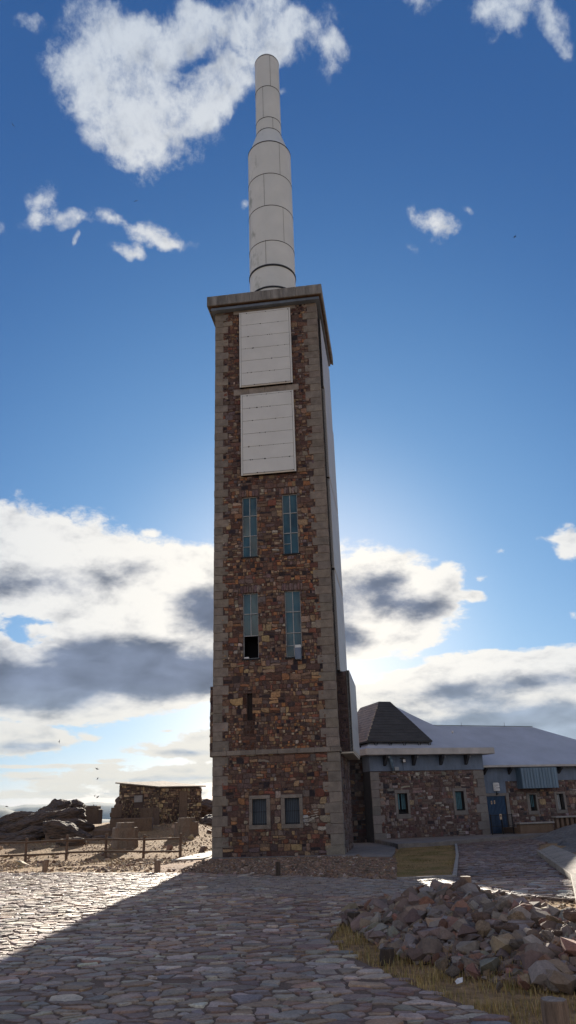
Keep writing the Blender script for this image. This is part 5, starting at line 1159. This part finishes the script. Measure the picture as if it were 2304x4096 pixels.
lowh = nd(nt, 'ShaderNodeMapRange'); lowh.inputs[1].default_value = 9.; lowh.inputs[2].default_value = 1.; L(el, lowh.inputs[0])
grey = mix_rgb(nt, 'MIX', lowh.outputs[0], grey, disp((.42, .50, .58)))
bright = mix_rgb(nt, 'MIX', lowh.outputs[0], bright, disp((.80, .76, .66)))
mott = nd(nt, 'ShaderNodeMapRange'); mott.inputs[1].default_value = .3; mott.inputs[2].default_value = .7; mott.inputs[3].default_value = 1.5; mott.inputs[4].default_value = .8; L(fs.outputs['Fac'], mott.inputs[0])
gv = nd(nt, 'ShaderNodeVectorMath', operation='SCALE'); L(grey, gv.inputs[0]); L(mott.outputs[0], gv.inputs['Scale'])
cloud = mix_rgb(nt, 'MIX', shs.outputs[0], bright, gv.outputs[0])
# clear sky
srgb = nd(nt, 'ShaderNodeSeparateColor'); L(sky.outputs[0], srgb.inputs[0]); crgb = nd(nt, 'ShaderNodeCombineColor')
for k, (m_, g_) in enumerate(SKYC): L(math_('MULTIPLY', math_('POWER', math_('MULTIPLY', srgb.outputs[k], SXE * .5), g_), m_ / SXE), crgb.inputs[k])
glow = nd(nt, 'ShaderNodeMapRange', interpolation_type='SMOOTHSTEP'); glow.inputs[1].default_value = 40.; glow.inputs[2].default_value = 7.; L(ang, glow.inputs[0])
skyc = mix_rgb(nt, 'MIX', glow.outputs[0], crgb.outputs[0], mix_rgb(nt, 'MULTIPLY', 1., crgb.outputs[0], (1.95, 1.72, 1.36)))
gl2 = nd(nt, 'ShaderNodeMapRange', interpolation_type='SMOOTHSTEP'); gl2.inputs[1].default_value = 17.; gl2.inputs[2].default_value = 3.; L(ang, gl2.inputs[0])
skyc = mix_rgb(nt, 'MIX', gl2.outputs[0], skyc, mix_rgb(nt, 'MULTIPLY', 1., skyc, (1.7, 1.35, 1.15)))
mx = mix_rgb(nt, 'MIX', alpha, skyc, cloud)
bg = nd(nt, 'ShaderNodeBackground'); bg.inputs['Strength'].default_value = .05; L(mx, bg.inputs['Color'])
ow = nd(nt, 'ShaderNodeOutputWorld'); L(bg.outputs[0], ow.inputs['Surface'])
w.cycles.sampling_method = 'MANUAL'; w.cycles.sample_map_resolution = 512
# sun
sl = bpy.data.lights.new('sun', 'SUN'); sl.energy = 5.0; sl.angle = rad(.53); sl.color = (1.0, .90, .76)
so = bpy.data.objects.new('sun', sl); COL.objects.link(so); so.rotation_euler = Vector(sd).to_track_quat('Z', 'Y').to_euler(); so.location = (0, 0, 60)
# camera
P_, R_ = rad(21.5), rad(1.82)
Fv = Vector((0, math.cos(P_), math.sin(P_))); U0 = Vector((0, -math.sin(P_), math.cos(P_))); X0 = Vector((1, 0, 0))
Uv = U0 * math.cos(R_) + X0 * math.sin(R_); Xv = X0 * math.cos(R_) - U0 * math.sin(R_)
cam = bpy.data.cameras.new('camera'); co = bpy.data.objects.new('camera', cam); COL.objects.link(co)
mw = Matrix((Xv, Uv, -Fv)).transposed().to_4x4(); mw.translation = (0, 0, 1.6); co.matrix_world = mw
cam.sensor_fit = 'VERTICAL'; cam.sensor_height = 24; cam.sensor_width = 13.5; cam.lens = 24 * 1907 / 2576; cam.clip_start = .1; cam.clip_end = 120000
scene.camera = co
if HAZE:
    mb = MB(); mb.box((-26000, -2500, -640), (26000, 25000, 400)); 
    hz_ = bpy.data.materials.new('haze_air'); hz_.use_nodes = True; t2 = hz_.node_tree; t2.nodes.clear()
    pv = t2.nodes.new('ShaderNodeVolumePrincipled'); oo = t2.nodes.new('ShaderNodeOutputMaterial'); t2.links.new(pv.outputs[0], oo.inputs['Volume'])
    pv.inputs['Color'].default_value = (.50, .70, .96, 1); pv.inputs['Density'].default_value = HAZE; pv.inputs['Anisotropy'].default_value = .0
    M['haze'] = hz_; o = mb.build('haze', 'haze'); o['kind'] = 'stuff'
vs_ = scene.view_settings; scene.display_settings.display_device = 'sRGB'; vs_.view_transform = 'Standard'; vs_.look = 'None'; vs_.exposure = EV; vs_.gamma = 1
scene.render.engine = 'CYCLES'; scene.render.resolution_x = 576; scene.render.resolution_y = 1024
scene.cycles.max_bounces = 6; scene.cycles.diffuse_bounces = 3; scene.cycles.volume_bounces = 0
